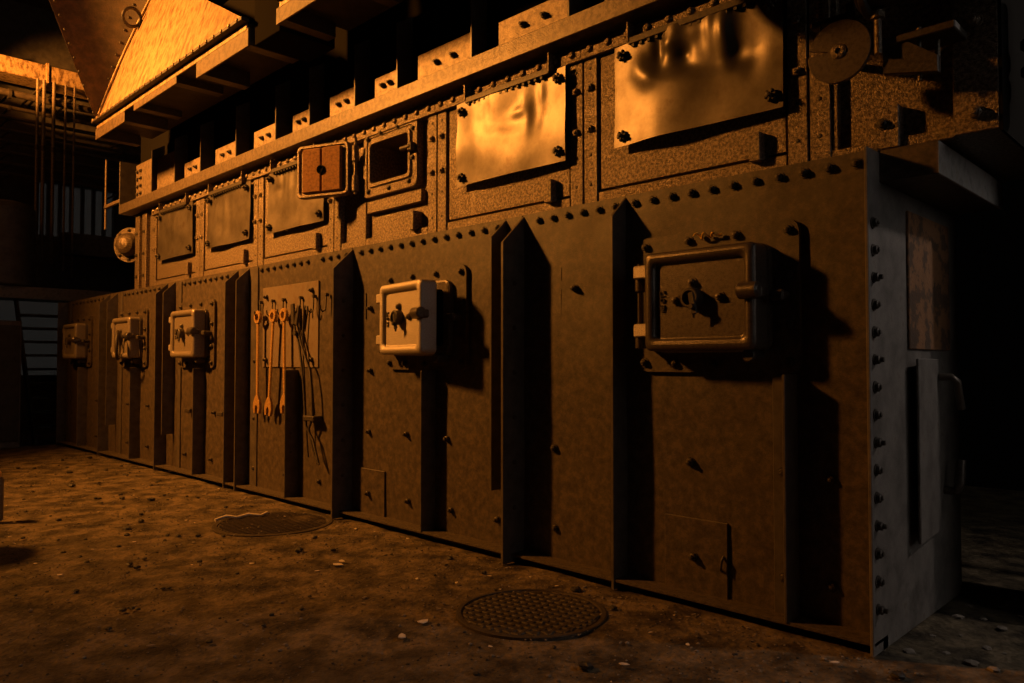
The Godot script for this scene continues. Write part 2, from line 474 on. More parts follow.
# ------------------------------------------------------------------ hall
func hall() -> void:
	var st := ST()
	var f := func(u: float, v: float) -> Vector3:
		var x: float = lerp(-11.5, 2.5, u); var z: float = lerp(-1.3, 4.5, v)
		return Vector3(x, noise_a.get_noise_2d(x * 60, z * 60) * .012 + noise_a.get_noise_2d(x * 300, z * 300) * .004 - .006, z)
	sheet(st, 280, 120, f, Vector3.UP, 0.0)
	structure(st, "floor", M.soil_floor)
	st = ST()
	span(st, -15, 7, -.3, -.03, -5, 9)
	structure(st, "floor", M.soil_floor)
	st = ST(); span(st, -15, 7, 7.2, 7.5, -5, 9); structure(st, "ceiling", M.dull_paint)
	st = ST(); span(st, -15, 7, -.1, 7.3, 9, 9.3); structure(st, "wall_front", M.dull_paint)
	st = ST(); span(st, -15, 7, -.1, 7.3, -5.3, -5); structure(st, "wall_back", M.shade_black)
	# right wall with one large glazed opening, outside the view, that lets dull daylight in
	st = ST()
	span(st, 7, 7.3, -.1, 1.6, -5.3, 9.3); span(st, 7, 7.3, 6.2, 7.3, -5.3, 9.3)
	span(st, 7, 7.3, 1.6, 6.2, -5.3, -3.0); span(st, 7, 7.3, 1.6, 6.2, 3.0, 9.3)
	structure(st, "wall_right", M.dull_paint)
	# far end wall with two window openings: a low one behind the stair, a tall one behind the pipes
	st = ST()
	var X0 := -14.1; var X1 := -13.8
	span(st, X0, X1, -.1, .9, -5.3, 9.3)
	span(st, X0, X1, .9, 2.35, -5.3, -.95); span(st, X0, X1, .9, 2.35, .25, 9.3)
	span(st, X0, X1, 2.35, 3.3, -5.3, 9.3)
	span(st, X0, X1, 3.3, 4.25, -5.3, -1.75); span(st, X0, X1, 3.3, 4.25, -.5, 9.3)
	span(st, X0, X1, 4.25, 7.3, -5.3, 9.3)
	structure(st, "wall_left", M.dull_paint)
	for w in [["window_1", .9, 2.35, -.95, .25, 1, -13.95], ["window_2", 3.3, 4.25, -1.75, -.5, 7, -13.95], ["window_3", 1.6, 6.2, -3.0, 3.0, 6, 7.15]]:
		st = ST()
		span(st, w[6] - .01, w[6] + .01, w[1], w[2], w[3], w[4])
		var pane := StandardMaterial3D.new()
		pane.resource_name = "dirty_glass"
		pane.albedo_color = Color(.30, .28, .26, .15 if w[6] > 0 else .90)
		pane.transparency = BaseMaterial3D.TRANSPARENCY_ALPHA
		pane.roughness = .1
		var o := structure(st, w[0], pane)
		for k in int(w[5]) + 1:
			st = ST()
			var z: float = lerp(float(w[3]), float(w[4]), float(k) / int(w[5]))
			span(st, w[6] - .04, w[6] + .04, w[1], w[2], z - .025, z + .025)
			put(st, "mullion", M.dark_iron, o)

# ------------------------------------------------------------------ fire door (closed or ajar), centred on x = cx
func fire_door(t: Node, cx: float, ajar: float, letters: bool, detail: bool, lid_m: Material) -> void:
	var yc := 1.385
	var st := ST()
	# mounting plate as a frame with an opening
	var o := rounded(.81, .65, .05, 3); var i := rounded(.50, .40, .03, 3)
	for k in o.size():
		var k2 := (k + 1) % o.size()
		var c := Vector3(cx, yc, 0)
		var A := c + Vector3(o[k].x, o[k].y, -.095); var B := c + Vector3(o[k2].x, o[k2].y, -.095)
		var C := c + Vector3(i[k2].x, i[k2].y, -.095); var D := c + Vector3(i[k].x, i[k].y, -.095)
		var dz := Vector3(0, 0, -.024)
		flat(st, [A, B, C, D], Vector3.BACK)
		flat(st, [A, B, B + dz, A + dz], Vector3(o[k].x + o[k2].x, o[k].y + o[k2].y, 0))
		flat(st, [D, C, C + dz, D + dz], -Vector3(i[k].x + i[k2].x, i[k].y + i[k2].y, 0))
	var plate := put(st, "door_plate", M.casing, t)
	for b in [[-.36, .28], [-.12, .285], [.12, .285], [.36, .28], [.365, .09], [.365, -.12], [.36, -.28], [.0, -.29], [-.2, -.285], [-.37, -.28]]:
		inst(shared.bolt, "bolt", M.dark_iron, plate, Vector3(cx + b[0], yc + b[1], -.095), Basis(Vector3.BACK, b[0] * 9))
	st = ST()
	var xf := Transform3D(Basis.IDENTITY, Vector3(cx, yc, -.095))
	loft(st, .575, .47, [Vector3(0, 0, .05), Vector3(0, .03, .05), Vector3(.012, .036, .04), Vector3(.055, .036, .03), Vector3(.06, .02, .03), Vector3(.06, -.02, .03)], xf, false, false)
	put(st, "door_frame", M.door_iron, t)
	st = ST()
	span(st, cx - .25, cx + .25, yc - .2, yc + .2, -.121, -.117)
	put(st, "opening_shade", M.shade_black, t)  # black plate stands in for the shade inside the firebox opening
	# hinge bracket on the left
	var H := Vector3(cx - .335, yc, -.02)
	st = ST()
	cyl(st, H + Vector3(0, -.21, .015), H + Vector3(0, .19, .015), .011, 10)
	for s in [-.195, .075]:
		cyl(st, H + Vector3(0, s - .02, .015), H + Vector3(0, s + .045, .015), .022, 12, .004)
		box(st, H + Vector3(.008, s + .012, -.03), Vector3(.035, .06, .09), .006)
	put(st, "hinge", M.door_iron, t)
	# the lid, turned about the hinge
	var b := turn_y(-ajar)
	var lx := Transform3D(b, H + b * Vector3(.335, 0, -.012))   # local origin: centre of the lid
	st = ST()
	var rim := []
	for k in 11:
		var q := PI * k / 10.0
		rim.append(Vector3(.028 - .028 * cos(q), .058 + .026 * sin(q), .03 - .0009 * k))
	loft(st, .555, .455, [Vector3(.012, -.04, .02), Vector3(0, -.03, .03), Vector3(0, .058, .03)] + rim + [Vector3(.060, .056, .02)], lx)
	var lid := put(st, "door_lid", lid_m, t)
	for s in [-.145, .13]:
		st = ST()
		box(st, lx * Vector3(-.305, s + .015, .055), Vector3(.085, .062, .024), .006, b)
		cyl(st, lx * Vector3(-.335, s - .016, .03), lx * Vector3(-.335, s + .046, .03), .024, 12, .004)
		put(st, "hinge_ear", M.door_pale, lid)
	var zb := b * Basis(Vector3.RIGHT, PI / 2)
	st = ST()   # peephole: hooded ring with a swivel cap
	lathe(st, lx * Vector3(-.02, .005, .058), zb, [Vector2(.03, 0), Vector2(.046, .0), Vector2(.046, .045), Vector2(.04, .05), Vector2(.033, .05), Vector2(.030, .006), Vector2(0, .006)], 20)
	put(st, "peephole_ring", M.dark_iron, lid)
	st = ST()
	box(st, lx * Vector3(.0, -.02, .105), Vector3(.03, .10, .014), .004, b * Basis(Vector3.BACK, .2))
	cyl(st, lx * Vector3(.0, -.035, .09), lx * Vector3(.0, -.035, .125), .013, 10, .003)
	cyl(st, lx * Vector3(.0, -.06, .1), lx * Vector3(.0, -.085, .1), .006, 8)
	put(st, "peephole_cap", M.dark_iron, lid)
	for p in [[-.03, .075], [-.115, .0], [.105, .005]]:
		inst(shared.bolt, "nut", M.door_iron, lid, lx * Vector3(p[0], p[1], .058), b)
	st = ST()   # latch lug over the right rim
	cyl(st, lx * Vector3(.205, .02, .085), lx * Vector3(.305, .02, .085), .036, 14, .01)
	box(st, lx * Vector3(.28, .015, .055), Vector3(.055, .05, .05), .01, b)
	put(st, "latch_lug", M.door_iron, lid)
	st = ST()   # catch on the plate
	cyl(st, Vector3(cx + .345, yc + .0, -.095), Vector3(cx + .345, yc + .0, -.03), .022, 12, .004)
	box(st, Vector3(cx + .345, yc + .0, -.02), Vector3(.06, .045, .03), .008)
	put(st, "latch_catch", M.dark_iron, t)
	st = ST()
	cyl(st, Vector3(cx + .22, yc - .25, -.095), Vector3(cx + .22, yc - .25, .0), .032, 14, .008)
	put(st, "lower_catch", M.dark_iron, t)
	if letters:
		var tm := TextMesh.new()
		tm.text = "KE OTZ"
		var sf := SystemFont.new()
		sf.font_names = PackedStringArray(["Droid Sans"])
		tm.font = sf
		tm.font_size = 32
		tm.pixel_size = .0010
		tm.depth = .008
		var lt := MeshInstance3D.new()
		lt.mesh = tm
		lt.material_override = M.letters
		lt.name = "raised_letters"
		lid.add_child(lt, true)
		lt.transform = Transform3D(b * Basis(Vector3.BACK, PI / 2), lx * Vector3(-.185, -.0, .060))

# ------------------------------------------------------------------ lower casing
const ZP := -.12   # face of the panels

func panel(t: Node, x0: float, x1: float, label := "") -> Node:
	var st := ST()
	var f := func(u: float, v: float) -> Vector3:
		var x: float = lerp(x0, x1, u); var y: float = lerp(.05, 1.945, v)
		return Vector3(x, y, ZP + noise_a.get_noise_2d(x * 70 + 40, y * 70) * .006)
	sheet(st, maxi(int((x1 - x0) * 14), 4), 26, f, Vector3.BACK, .03)
	return put(st, "panel", M.casing, t)

# a plate set edge-on to the wall with its top cut off aslant
func fin(t: Node, x: float, front: float, y0: float, thick := .014) -> Node:
	var st := ST()
	var d := front - (ZP - .01)
	var poly := PackedVector2Array([Vector2(0, y0), Vector2(d, y0), Vector2(d, 1.945 - d * .95), Vector2(.0, 1.945)])
	# local x -> world z, local y -> world y, local z -> world -x
	prism(st, poly, Transform3D(Basis(Vector3(0, 0, 1), Vector3(0, 1, 0), Vector3(-1, 0, 0)), Vector3(x + thick / 2, 0, ZP - .01)), thick, .0015)
	return put(st, "stiffener", M.stiffener, t)

func angle_leg(t: Node, x: float, y1: float, flange: float) -> void:
	var st := ST()
	span(st, x - .007, x + .007, .045, y1, ZP - .005, -.005, .003)
	if flange > 0: span(st, x - flange, x, .045, y1, ZP, ZP + .02, .004)
	var o := put(st, "angle_stiffener", M.stiffener, t)
	if flange > 0:
		for y in [.2, .64]: inst(shared.bolt, "bolt", M.dark_iron, o, Vector3(x - flange / 2, y, ZP + .02))

func section_base(t: Node, x0: float, x1: float) -> void:
	var st := ST()
	span(st, x0, x1, .036, .05, ZP - .03, -.012, .001)
	span(st, x0, x1, -.02, .037, ZP - .03, -.10)
	put(st, "base_rail", M.base_dirt, t)
	st = ST()
	span(st, x0 + .002, x1 - .002, 0.0, 1.93, -1.15, ZP - .032)
	put(st, "body", M.casing, t)

func lower_casing() -> void:
	# --- section with the wide closed door and the riveted end plate
	var t := thing("furnace_section", "nearest furnace section with closed fire door and grey riveted end plate", "furnace", Vector3(-.97, 0, -.12), "furnace sections along the wall")
	section_base(t, -1.935, 0.0)
	panel(t, -1.22, -.004)
	panel(t, -1.935, -1.222)
	fin(t, -1.222, -.005, .0)
	fin(t, -1.935, .05, .0, .016)
	angle_leg(t, -.345, 1.055, .095)
	fire_door(t, -.718, 0.0, true, true, M.door_iron)
	rivet_row(t, Vector3(-1.16, 1.90, ZP), Vector3(-.085, 1.90, ZP), 11, M.dark_iron, "bolt", "rivet")
	rivet_row(t, Vector3(-1.81, 1.90, ZP), Vector3(-1.28, 1.90, ZP), 6, M.dark_iron, "bolt", "rivet")
	for b in [[-.85, .64], [-1.70, .64], [-1.69, .21], [-1.81, 1.51], [-.2, .63], [-.2, .2]]:
		inst(shared.bolt, "bolt", M.dark_iron, t, Vector3(b[0], b[1], ZP))
	inst(shared.stud, "bolt", M.dark_iron, t, Vector3(-1.55, 1.5, ZP))
	inst(shared.stud, "bolt", M.dark_iron, t, Vector3(-.85, .642, ZP))
	var st := ST()
	box(st, Vector3(-.825, .215, ZP + .006), Vector3(.33, .34, .012), .003)
	var cp := put(st, "cleanout_cover", M.casing, t)
	inst(shared.stud, "knob", M.dark_iron, cp, Vector3(-.83, .21, ZP + .012))
	st = ST(); tube(st, [Vector3(-.69, .17, ZP + .012), Vector3(-.685, .18, ZP + .03), Vector3(-.68, .22, ZP + .03), Vector3(-.68, .235, ZP + .012)], .006, 8)
	put(st, "handle", M.dark_iron, cp)
	st = ST(); span(st, -1.653, -1.647, 1.33, 1.5, ZP - .002, ZP + .002); span(st, -1.652, -1.646, 1.55, 1.62, ZP - .002, ZP + .002)
	put(st, "weld_scar", M.dark_iron, t)
	# end plate and its details
	st = ST()
	span(st, -.014, 0.0, 0.0, 1.93, -1.15, .0, .003)
	var ep := put(st, "end_plate", M.end_paint, t)
	var side := Basis(Vector3.UP, PI / 2)
	for i in 15:
		var y := .17 + i * .105
		inst(shared.bolt if i % 3 else shared.stud, "bolt", M.dark_iron, ep, Vector3(0, y, -.045), side * Basis(Vector3.BACK, i * .6))
		if i % 2 == 0: inst(shared.rivet, "rivet", M.dark_iron, ep, Vector3(-.035, y, ZP))
	st = ST(); span(st, .0, .012, 1.16, 1.74, -.98, -.42, .003)
	put(st, "rusted_patch_plate", M.rust_plate, t)
	st = ST(); box(st, Vector3(.03, .74, -.585), Vector3(.012, .76, .36), .003, Basis(Vector3.UP, .07))
	box(st, Vector3(.012, .74, -.62), Vector3(.03, .7, .2), 0)
	var ec := put(st, "end_cover", M.end_paint, t)
	st = ST(); tube(st, [Vector3(.03, 1.04, -.74), Vector3(.075, 1.04, -.75), Vector3(.095, 1.02, -.76), Vector3(.095, .96, -.79), Vector3(.095, .90, -.82)], .017, 10)
	put(st, "handle", M.door_iron, ec)
	st = ST(); tube(st, [Vector3(.0, .52, -.90), Vector3(.05, .52, -.90), Vector3(.065, .56, -.90), Vector3(.065, .66, -.92)], .020, 10)
	put(st, "handle", M.door_iron, t)
	st = ST()   # channel that sticks out past the end
	span(st, -.02, .21, 1.81, 1.935, -.14, -.125, .002)
	span(st, -.02, .2, 1.915, 1.93, -1.08, -.14)
	span(st, -.02, .2, 1.812, 1.826, -1.08, -.14)
	put(st, "end_channel", M.casing, t)
	st = ST(); span(st, .2, .212, 1.81, 1.935, -1.08, -.125, .002)
	put(st, "channel_cheek", M.pale_paint, t)

	# --- section with the ajar door
	t = thing("furnace_section", "furnace section with pale fire door standing ajar", "furnace", Vector3(-2.8, 0, -.12), "furnace sections along the wall")
	section_base(t, -3.665, -1.945)
	panel(t, -3.66, -2.08); panel(t, -2.076, -1.945)
	fin(t, -2.08, .0, .38); fin(t, -3.665, .045, .0, .016)
	angle_leg(t, -2.72, 1.055, 0.0)
	fire_door(t, -2.8, 9.0, true, true, M.door_pale)
	rivet_row(t, Vector3(-3.55, 1.90, ZP), Vector3(-2.14, 1.90, ZP), 13, M.dark_iron, "bolt", "rivet")
	for b in [[-3.43, 1.05], [-3.44, .62], [-3.01, .63], [-2.59, .63], [-2.99, .19], [-2.55, .19], [-2.14, .19], [-3.43, 1.49], [-2.15, .4]]:
		inst(shared.stud, "bolt", M.dark_iron, t, Vector3(b[0], b[1], ZP))
	st = ST(); box(st, Vector3(-3.4, .2, ZP + .006), Vector3(.31, .32, .012), .003)
	cp = put(st, "cleanout_cover", M.casing, t)
	inst(shared.stud, "knob", M.dark_iron, cp, Vector3(-3.43, .19, ZP + .012))
	st = ST(); span(st, -3.50, -3.485, 1.42, 1.6, ZP, ZP + .008); put(st, "door_catch_strip", M.dark_iron, t)
	for y in [.3, .55, .8, 1.05, 1.3, 1.55]:
		inst(shared.rivet, "rivet", M.dark_iron, t, Vector3(-1.927, y, -.04), side)
		inst(shared.rivet, "rivet", M.dark_iron, t, Vector3(-3.657, y, -.04), side)

	# --- section with the tool board
	t = thing("furnace_section", "furnace section with flat plate of hooks and hanging tools", "furnace", Vector3(-4.5, 0, -.12), "furnace sections along the wall")
	section_base(t, -5.28, -3.675)
	panel(t, -5.28, -3.675)
	fin(t, -5.285, .0, .0)
	angle_leg(t, -4.43, 1.05, 0.0)
	st = ST(); span(st, -5.22, -5.10, .05, 1.93, ZP, ZP + .012, .002); put(st, "edge_strip", M.stiffener, t)
	rivet_row(t, Vector3(-5.04, 1.90, ZP), Vector3(-3.74, 1.90, ZP), 13, M.dark_iron, "bolt", "rivet", Basis.IDENTITY, [8])
	st = ST(); box(st, Vector3(-4.56, 1.405, ZP + .006), Vector3(.89, .67, .012), .002)
	var tb := put(st, "tool_board", M.board_plate, t)
	for b in [[-4.93, 1.66], [-4.2, 1.67], [-4.93, 1.13], [-4.2, 1.13]]:
		inst(shared.stud, "bolt", M.dark_iron, tb, Vector3(b[0], b[1], ZP + .012))
	for x in [-5.01, -4.80, -4.62, -4.35, -4.15, -3.97]:
		st = ST()
		var zz := ZP + .012
		tube(st, [Vector3(x, 1.62, zz), Vector3(x, 1.62, zz + .02), Vector3(x, 1.53, zz + .022), Vector3(x, 1.50, zz + .03), Vector3(x, 1.49, zz + .05), Vector3(x, 1.51, zz + .068), Vector3(x, 1.54, zz + .072)], .006, 8)
		cyl(st, Vector3(x, 1.62, zz), Vector3(x, 1.62, zz + .03), .013, 8)
		put(st, "hook", M.dark_iron, tb)
	for b in [[-5.15, 1.12], [-5.15, .63], [-4.62, .2], [-4.1, .2], [-5.15, .2]]:
		inst(shared.bolt, "bolt", M.dark_iron, t, Vector3(b[0], b[1], ZP))
	st = ST(); span(st, -4.22, -4.06, .66, .70, ZP, ZP + .08, .006); put(st, "tool_rest", M.dark_iron, t)
	for y in [.4, .55]: inst(shared.rivet, "rivet", M.door_iron, t, Vector3(-4.423, y, -.06), side)

	# --- three further sections
	var rows := [
		[-6.92, -5.50, -6.33, -6.18, "furnace section with closed fire door next to the tool hooks", [[-6.55, .64], [-5.95, .64], [-6.0, .2], [-6.6, .2]]],
		[-8.62, -7.12, -8.02, -7.86, "furnace section whose fire door carries a loose iron ring", [[-8.2, .64], [-7.6, .64], [-8.2, .2], [-7.6, .2]]],
		[-10.6, -8.9, -9.92, -9.72, "farthest furnace section beside the dark stair", [[-9.3, .64], [-9.3, .2]]]]
	for k in 3:
		var r: Array = rows[k]
		t = thing("furnace_section", r[4], "furnace", Vector3((r[0] + r[1]) / 2, 0, -.12), "furnace sections along the wall")
		var x0: float = r[0]; var x1: float = r[1]
		var right: float = [-5.29, -6.93, -8.63][k]
		section_base(t, x0, right)
		panel(t, x0, right)
		fin(t, x1, .0, .0)
		fin(t, x0, .0, .38 if k < 2 else 0.0)
		angle_leg(t, r[3], 1.055, 0.0)
		fire_door(t, r[2], 0.0, k == 0, false, M.door_mid)
		st = ST(); span(st, x0 + .12, x0 + .19, .05, 1.93, ZP, ZP + .012, .002)
		put(st, "edge_strip", M.stiffener, t)
		rivet_row(t, Vector3(x0 + .26, 1.90, ZP), Vector3(x1 - .08, 1.90, ZP), 10, M.dark_iron, "bolt", "rivet")
		for b in r[5]: inst(shared.stud, "bolt", M.dark_iron, t, Vector3(b[0], b[1], ZP))
		if k == 0:
			for x in [-6.5, -5.78]:
				st = ST(); span(st, x, x + .11, .62, .66, ZP, ZP + .06, .006); put(st, "bracket", M.dark_iron, t)
		if k == 1:
			st = ST()
			var ring := []
			for a in 25: ring.append(Vector3(-7.80 - cos(TAU * a / 24) * .11 - .06, 1.30 + sin(TAU * a / 24) * .15, .12 - cos(TAU * a / 24) * .05))
			tube(st, ring, .018, 8)
			put(st, "iron_ring", M.dark_iron, t)
		if k == 2:
			st = ST(); span(st, -10.62, -10.6, 0, 1.93, -1.1, -.0, .003); put(st, "end_plate", M.end_paint, t)

# ------------------------------------------------------------------ upper casing
const ZU := -.20
const J := [-.305, -1.545, -2.785, -4.025, -5.26, -6.49, -7.73]

func cover_sheet(t: Node, x0: float, x1: float, sd: int, dent: float, lean: float) -> void:
	var st := ST()
	var nz := FastNoiseLite.new()
	nz.seed = sd
	nz.frequency = 1.0
	nz.fractal_octaves = 2
	var y0 := 2.21; var y1 := 2.735
	var w := x1 - x0
	# knocks and folds: place (u, v), size (u, v), depth
	var knocks := []
	rng.seed = sd * 7
	for i in 15:
		var vert := rng.randf() < .6
		knocks.append([rng.randf_range(.16, .84), rng.randf_range(.48, .95), rng.randf_range(.03, .075), rng.randf_range(.12, .3) if vert else rng.randf_range(.06, .12), rng.randf_range(-.012, .011)])
	var f := func(u: float, v: float) -> Vector3:
		var x: float = lerp(x0, x1, u); var y: float = lerp(y0, y1, v)
		var z := -.150
		z += nz.get_noise_2d(u * 1.1, v * .8 + 5.0) * .016
		z -= .018 * v * (1.0 - lean)
		z += lean * (smoothstep(0.0, .32, u) - smoothstep(.3, 1.0, u) * .8) * .026
		# the beaten-in upper pocket with a soft rounded lower edge
		var cu := (u - .52) / .40
		var edge := .40 + .12 * cu * cu - .10 * cu
		var inside := smoothstep(0.0, .2, v - edge) * (1.0 - smoothstep(.45, 1.15, absf(cu)))
		z -= dent * inside * .007
		for k in knocks:
			var du: float = (u - k[0]) / k[2]; var dv: float = (v - k[1]) / k[3]
			z += dent * k[4] * exp(-du * du - dv * dv)
		if z < -.168: z = -.168 - .018 * (1.0 - exp((z + .168) / .018))
		return Vector3(x, y, z)
	sheet(st, 64, 40, f, Vector3.BACK, .004)
	var o := put(st, "cover_sheet", M.sheet_metal, t)
	for p in [[x0 + .06, y1 - .06], [x1 - .05, y1 - .06], [x0 + .06, y0 + .05], [x1 - .05, y0 + .06]]:
		inst(shared.clamp, "wing_nut", M.dark_iron, o, Vector3(p[0], p[1], -.152))

func joint_strips(t: Node, x: float, sides: Array) -> void:
	for s in sides:
		var st := ST()
		span(st, x + s - .044, x + s + .044, 1.95, 2.745, ZU - .04, -.185, .003)
		var o := put(st, "joint_strip", M.tar_paint, t)
		for y in [2.36, 2.585]: inst(shared.square_nut, "square_nut", M.tar_paint, o, Vector3(x + s, y, -.185))
		for y in [2.06, 2.22, 2.69]: inst(shared.rivet, "rivet", M.dark_iron, o, Vector3(x + s, y, -.185), Basis.IDENTITY.scaled(Vector3(.6, .6, .4)))

func upper_bay(k: int, label: String, dent: float, hatch := false) -> void:
	var xr: float = J[k]; var xl: float = J[k + 1]
	var t := thing("flue_section", label, "furnace", Vector3((xl + xr) / 2, 1.945, -.2), "flue casing sections above the fire doors")
	var st := ST()
	if hatch:
		span(st, xl, -3.56, 1.95, 2.86, -.6, ZU - .025)
		span(st, -3.10, xr, 1.95, 2.86, -.6, ZU - .025)
		span(st, -3.56, -3.10, 1.95, 2.38, -.6, ZU - .025)
		span(st, -3.56, -3.10, 2.75, 2.86, -.6, ZU - .025)
		span(st, xl, xr, 2.86, 2.9, -1.15, ZU - .025)
		span(st, xl, xr, 1.95, 2.86, -1.15, -1.0)
		span(st, xl, -3.56, 1.95, 2.86, -1.0, -.6); span(st, -3.10, xr, 1.95, 2.86, -1.0, -.6)
		span(st, -3.56, -3.10, 1.95, 2.3, -1.0, -.6)
	else:
		span(st, xl, xr, 1.95, 2.9, -1.15, ZU - .025)
	put(st, "back_plate", M.tar_paint, t)
	st = ST(); span(st, xl, xr, 2.9, 4.6, -1.15, ZU - .025); put(st, "shade_plate", M.shade_black, t)  # near-black plate paints in the shade above the beam
	joint_strips(t, xl, [.049])
	joint_strips(t, xr, [-.049])
	# plate that fills the bay between the joints, and the rail under it
	if not hatch:
		st = ST(); span(st, xl + .112, xr - .105, 2.025, 2.735, ZU - .03, -.195, .003); put(st, "bay_plate", M.tar_paint, t)
	st = ST(); span(st, xl + .1, xr - .1, 1.95, 2.012, ZU - .03, -.19, .003); put(st, "bottom_rail", M.tar_paint, t)
	# top angle with rivets
	st = ST()
	span(st, xl, xr, 2.745, 2.80, ZU - .03, -.165, .003)
	var o := put(st, "top_angle", M.tar_paint, t)
	for i in 10: inst(shared.rivet, "rivet", M.tar_paint, o, Vector3(xl + .06 + i * .124, 2.788, -.165), Basis.IDENTITY.scaled(Vector3.ONE * 1.3))
	if not hatch:
		cover_sheet(t, xl + .235, xr - .095, 30 + k, dent, [1.0, .85, 0.0, .3, .3, .3][k])
		st = ST()   # hooked edge with teeth that hangs over the sheet
		span(st, xl + .34, xr - .2, 2.715, 2.75, -.165, -.125, .003)
		for i in 14: span(st, xl + .36 + i * .047, xl + .375 + i * .047, 2.700, 2.72, -.15, -.13)
		put(st, "hooked_edge", M.dark_iron, t)
		for x in [xl + .34, xr - .2]:
			st = ST(); span(st, x - .005, x + .005, 2.73, 2.83, -.17, -.12); put(st, "tab", M.tar_paint, t)
	st = ST(); span(st, xr - .26, xr - .205, 2.0, 2.13, ZU - .03, -.15, .004)
	put(st, "stop_block", M.tar_paint, t)

func upper_casing() -> void:
	upper_bay(0, "flue casing section with large crumpled shiny sheet nearest the disc", 2.3)
	upper_bay(1, "flue casing section with dented shiny sheet right of the open hatch", 1.0)
	upper_bay(2, "flue casing section with the open hatch and rusty lid", 0.0, true)
	upper_bay(3, "flue casing section with smooth sheet left of the open hatch", .35)
	upper_bay(4, "flue casing section with second smooth sheet left of the hatch", .3)
	upper_bay(5, "leftmost flue casing section with sheet near the hall's far end", .3)
	# hatch on bay 2
	var t := get_node("flue_section_002")
	var st := ST()
	loft(st, .64, .48, [Vector3(0, -.03, .05), Vector3(0, .02, .05), Vector3(.006, .026, .05), Vector3(.045, .026, .04), Vector3(.05, .018, .04), Vector3(.07, .018, .03), Vector3(.075, .034, .03), Vector3(.095, .034, .03), Vector3(.10, .026, .03), Vector3(.10, -.2, .03)], Transform3D(Basis.IDENTITY, Vector3(-3.30, 2.54, -.2)), false, false)
	var fr := put(st, "hatch_frame", M.tar_paint, t)
	for p in [[-3.55, 2.345], [-3.3, 2.335], [-3.07, 2.345], [-3.03, 2.5], [-3.03, 2.7], [-3.2, 2.75], [-3.4, 2.75], [-3.56, 2.73]]:
		inst(shared.bolt, "bolt", M.dark_iron, fr, Vector3(p[0], p[1], -.182))
	st = ST(); cyl(st, Vector3(-3.13, 2.57, -.15), Vector3(-3.02, 2.57, -.15), .018, 10, .004); box(st, Vector3(-3.03, 2.57, -.165), Vector3(.05, .06, .05), .008)
	put(st, "hatch_latch", M.dark_iron, t)
	# lower ledge strips under the hatch
	st = ST(); span(st, -3.58, -2.95, 2.19, 2.275, ZU - .03, -.185, .003); put(st, "rail", M.tar_paint, t)
	st = ST(); span(st, -3.72, -3.60, 1.96, 2.28, ZU - .03, -.188, .003); put(st, "joint_strip", M.tar_paint, t)
	# lid swung out to the left on its hinge
	var H := Vector3(-3.66, 2.54, -.135)
	var b := turn_y(22.0)
	var lx := Transform3D(b, H + b * Vector3(-.275, 0, 0))
	st = ST()
	loft(st, .47, .40, [Vector3(.01, -.03, .03), Vector3(0, -.02, .04), Vector3(0, .02, .04), Vector3(.008, .03, .035), Vector3(.022, .03, .03), Vector3(.03, .018, .028), Vector3(.038, .018, .026)], lx)
	var lid := put(st, "hatch_lid", M.tar_paint, t)
	for s in [-1, 1]:
		st = ST()
		box(st, lx * Vector3(s * .0885, 0, .028), Vector3(.172, .335, .03), .01, b)
		put(st, "firebrick", M.rust_lining, lid)
	st = ST()
	lathe(st, lx * Vector3(0, .0, .04), b * Basis(Vector3.RIGHT, PI / 2), [Vector2(.034, -.01), Vector2(.034, .012), Vector2(.026, .016), Vector2(.02, .004), Vector2(0, .004)], 16)
	put(st, "spy_hole", M.shade_black, lid)
	st = ST()
	for s in [-.12, .10]:
		box(st, lx * Vector3(.25, s, .0), Vector3(.06, .055, .03), .006, b)
		cyl(st, H + Vector3(0, s - .06, 0), H + Vector3(0, s + .06, 0), .026, 12, .005)
	cyl(st, H + Vector3(0, -.2, 0), H + Vector3(0, .22, 0), .012, 10)
	put(st, "hatch_hinge", M.tar_paint, t)
	# left end flange of the flue casing
	t = get_node("flue_section_005")
	st = ST(); span(st, -8.25, -7.73, 1.95, 2.9, -1.15, ZU - .025); put(st, "back_plate", M.tar_paint, t)
	st = ST(); span(st, -8.25, -7.73, 2.9, 4.6, -1.15, ZU - .025); put(st, "shade_plate", M.shade_black, t)  # same painted shade, carried on to the left end
	for x in [-8.2, -7.98]:
		st = ST(); span(st, x - .06, x + .06, 1.95, 2.8, ZU - .04, -.18, .003)
		var o := put(st, "joint_strip", M.tar_paint, t)
		for y in [2.1, 2.35, 2.6]: inst(shared.square_nut, "square_nut", M.dark_iron, o, Vector3(x, y, -.18))
	# right bay behind the disc
	t = thing("flue_section", "dark right end of the flue casing behind the round disc", "furnace", Vector3(.05, 1.945, -.2), "flue casing sections above the fire doors")
	st = ST(); span(st, -.305, .40, 1.95, 4.6, -1.15, ZU - .025); put(st, "back_plate", M.tar_paint, t)
	st = ST(); span(st, .40, .41, 1.94, 4.6, -1.15, -.17); put(st, "shade_skin", M.shade_black, t)  # thin near-black skin added to darken this end face
	joint_strips(t, J[0], [.049])
	st = ST(); span(st, .25, .40, 1.95, 4.2, ZU - .03, -.17, .004); var cs := put(st, "corner_strip", M.tar_paint, t)
	for y in [2.02, 2.36, 2.72, 3.1]: inst(shared.stud, "bolt", M.tar_paint, cs, Vector3(.325, y, -.17), Basis.IDENTITY.scaled(Vector3.ONE * 1.3))
	st = ST(); span(st, -.06, .06, 1.95, 2.12, ZU - .03, -.17, .004); put(st, "lug_plate", M.tar_paint, t)
	inst(shared.bolt, "bolt", M.dark_iron, t, Vector3(0, 2.05, -.17))
	st = ST(); span(st, -.25, -.185, 1.97, 2.75, ZU - .03, -.195, .003); put(st, "stile", M.tar_paint, t)
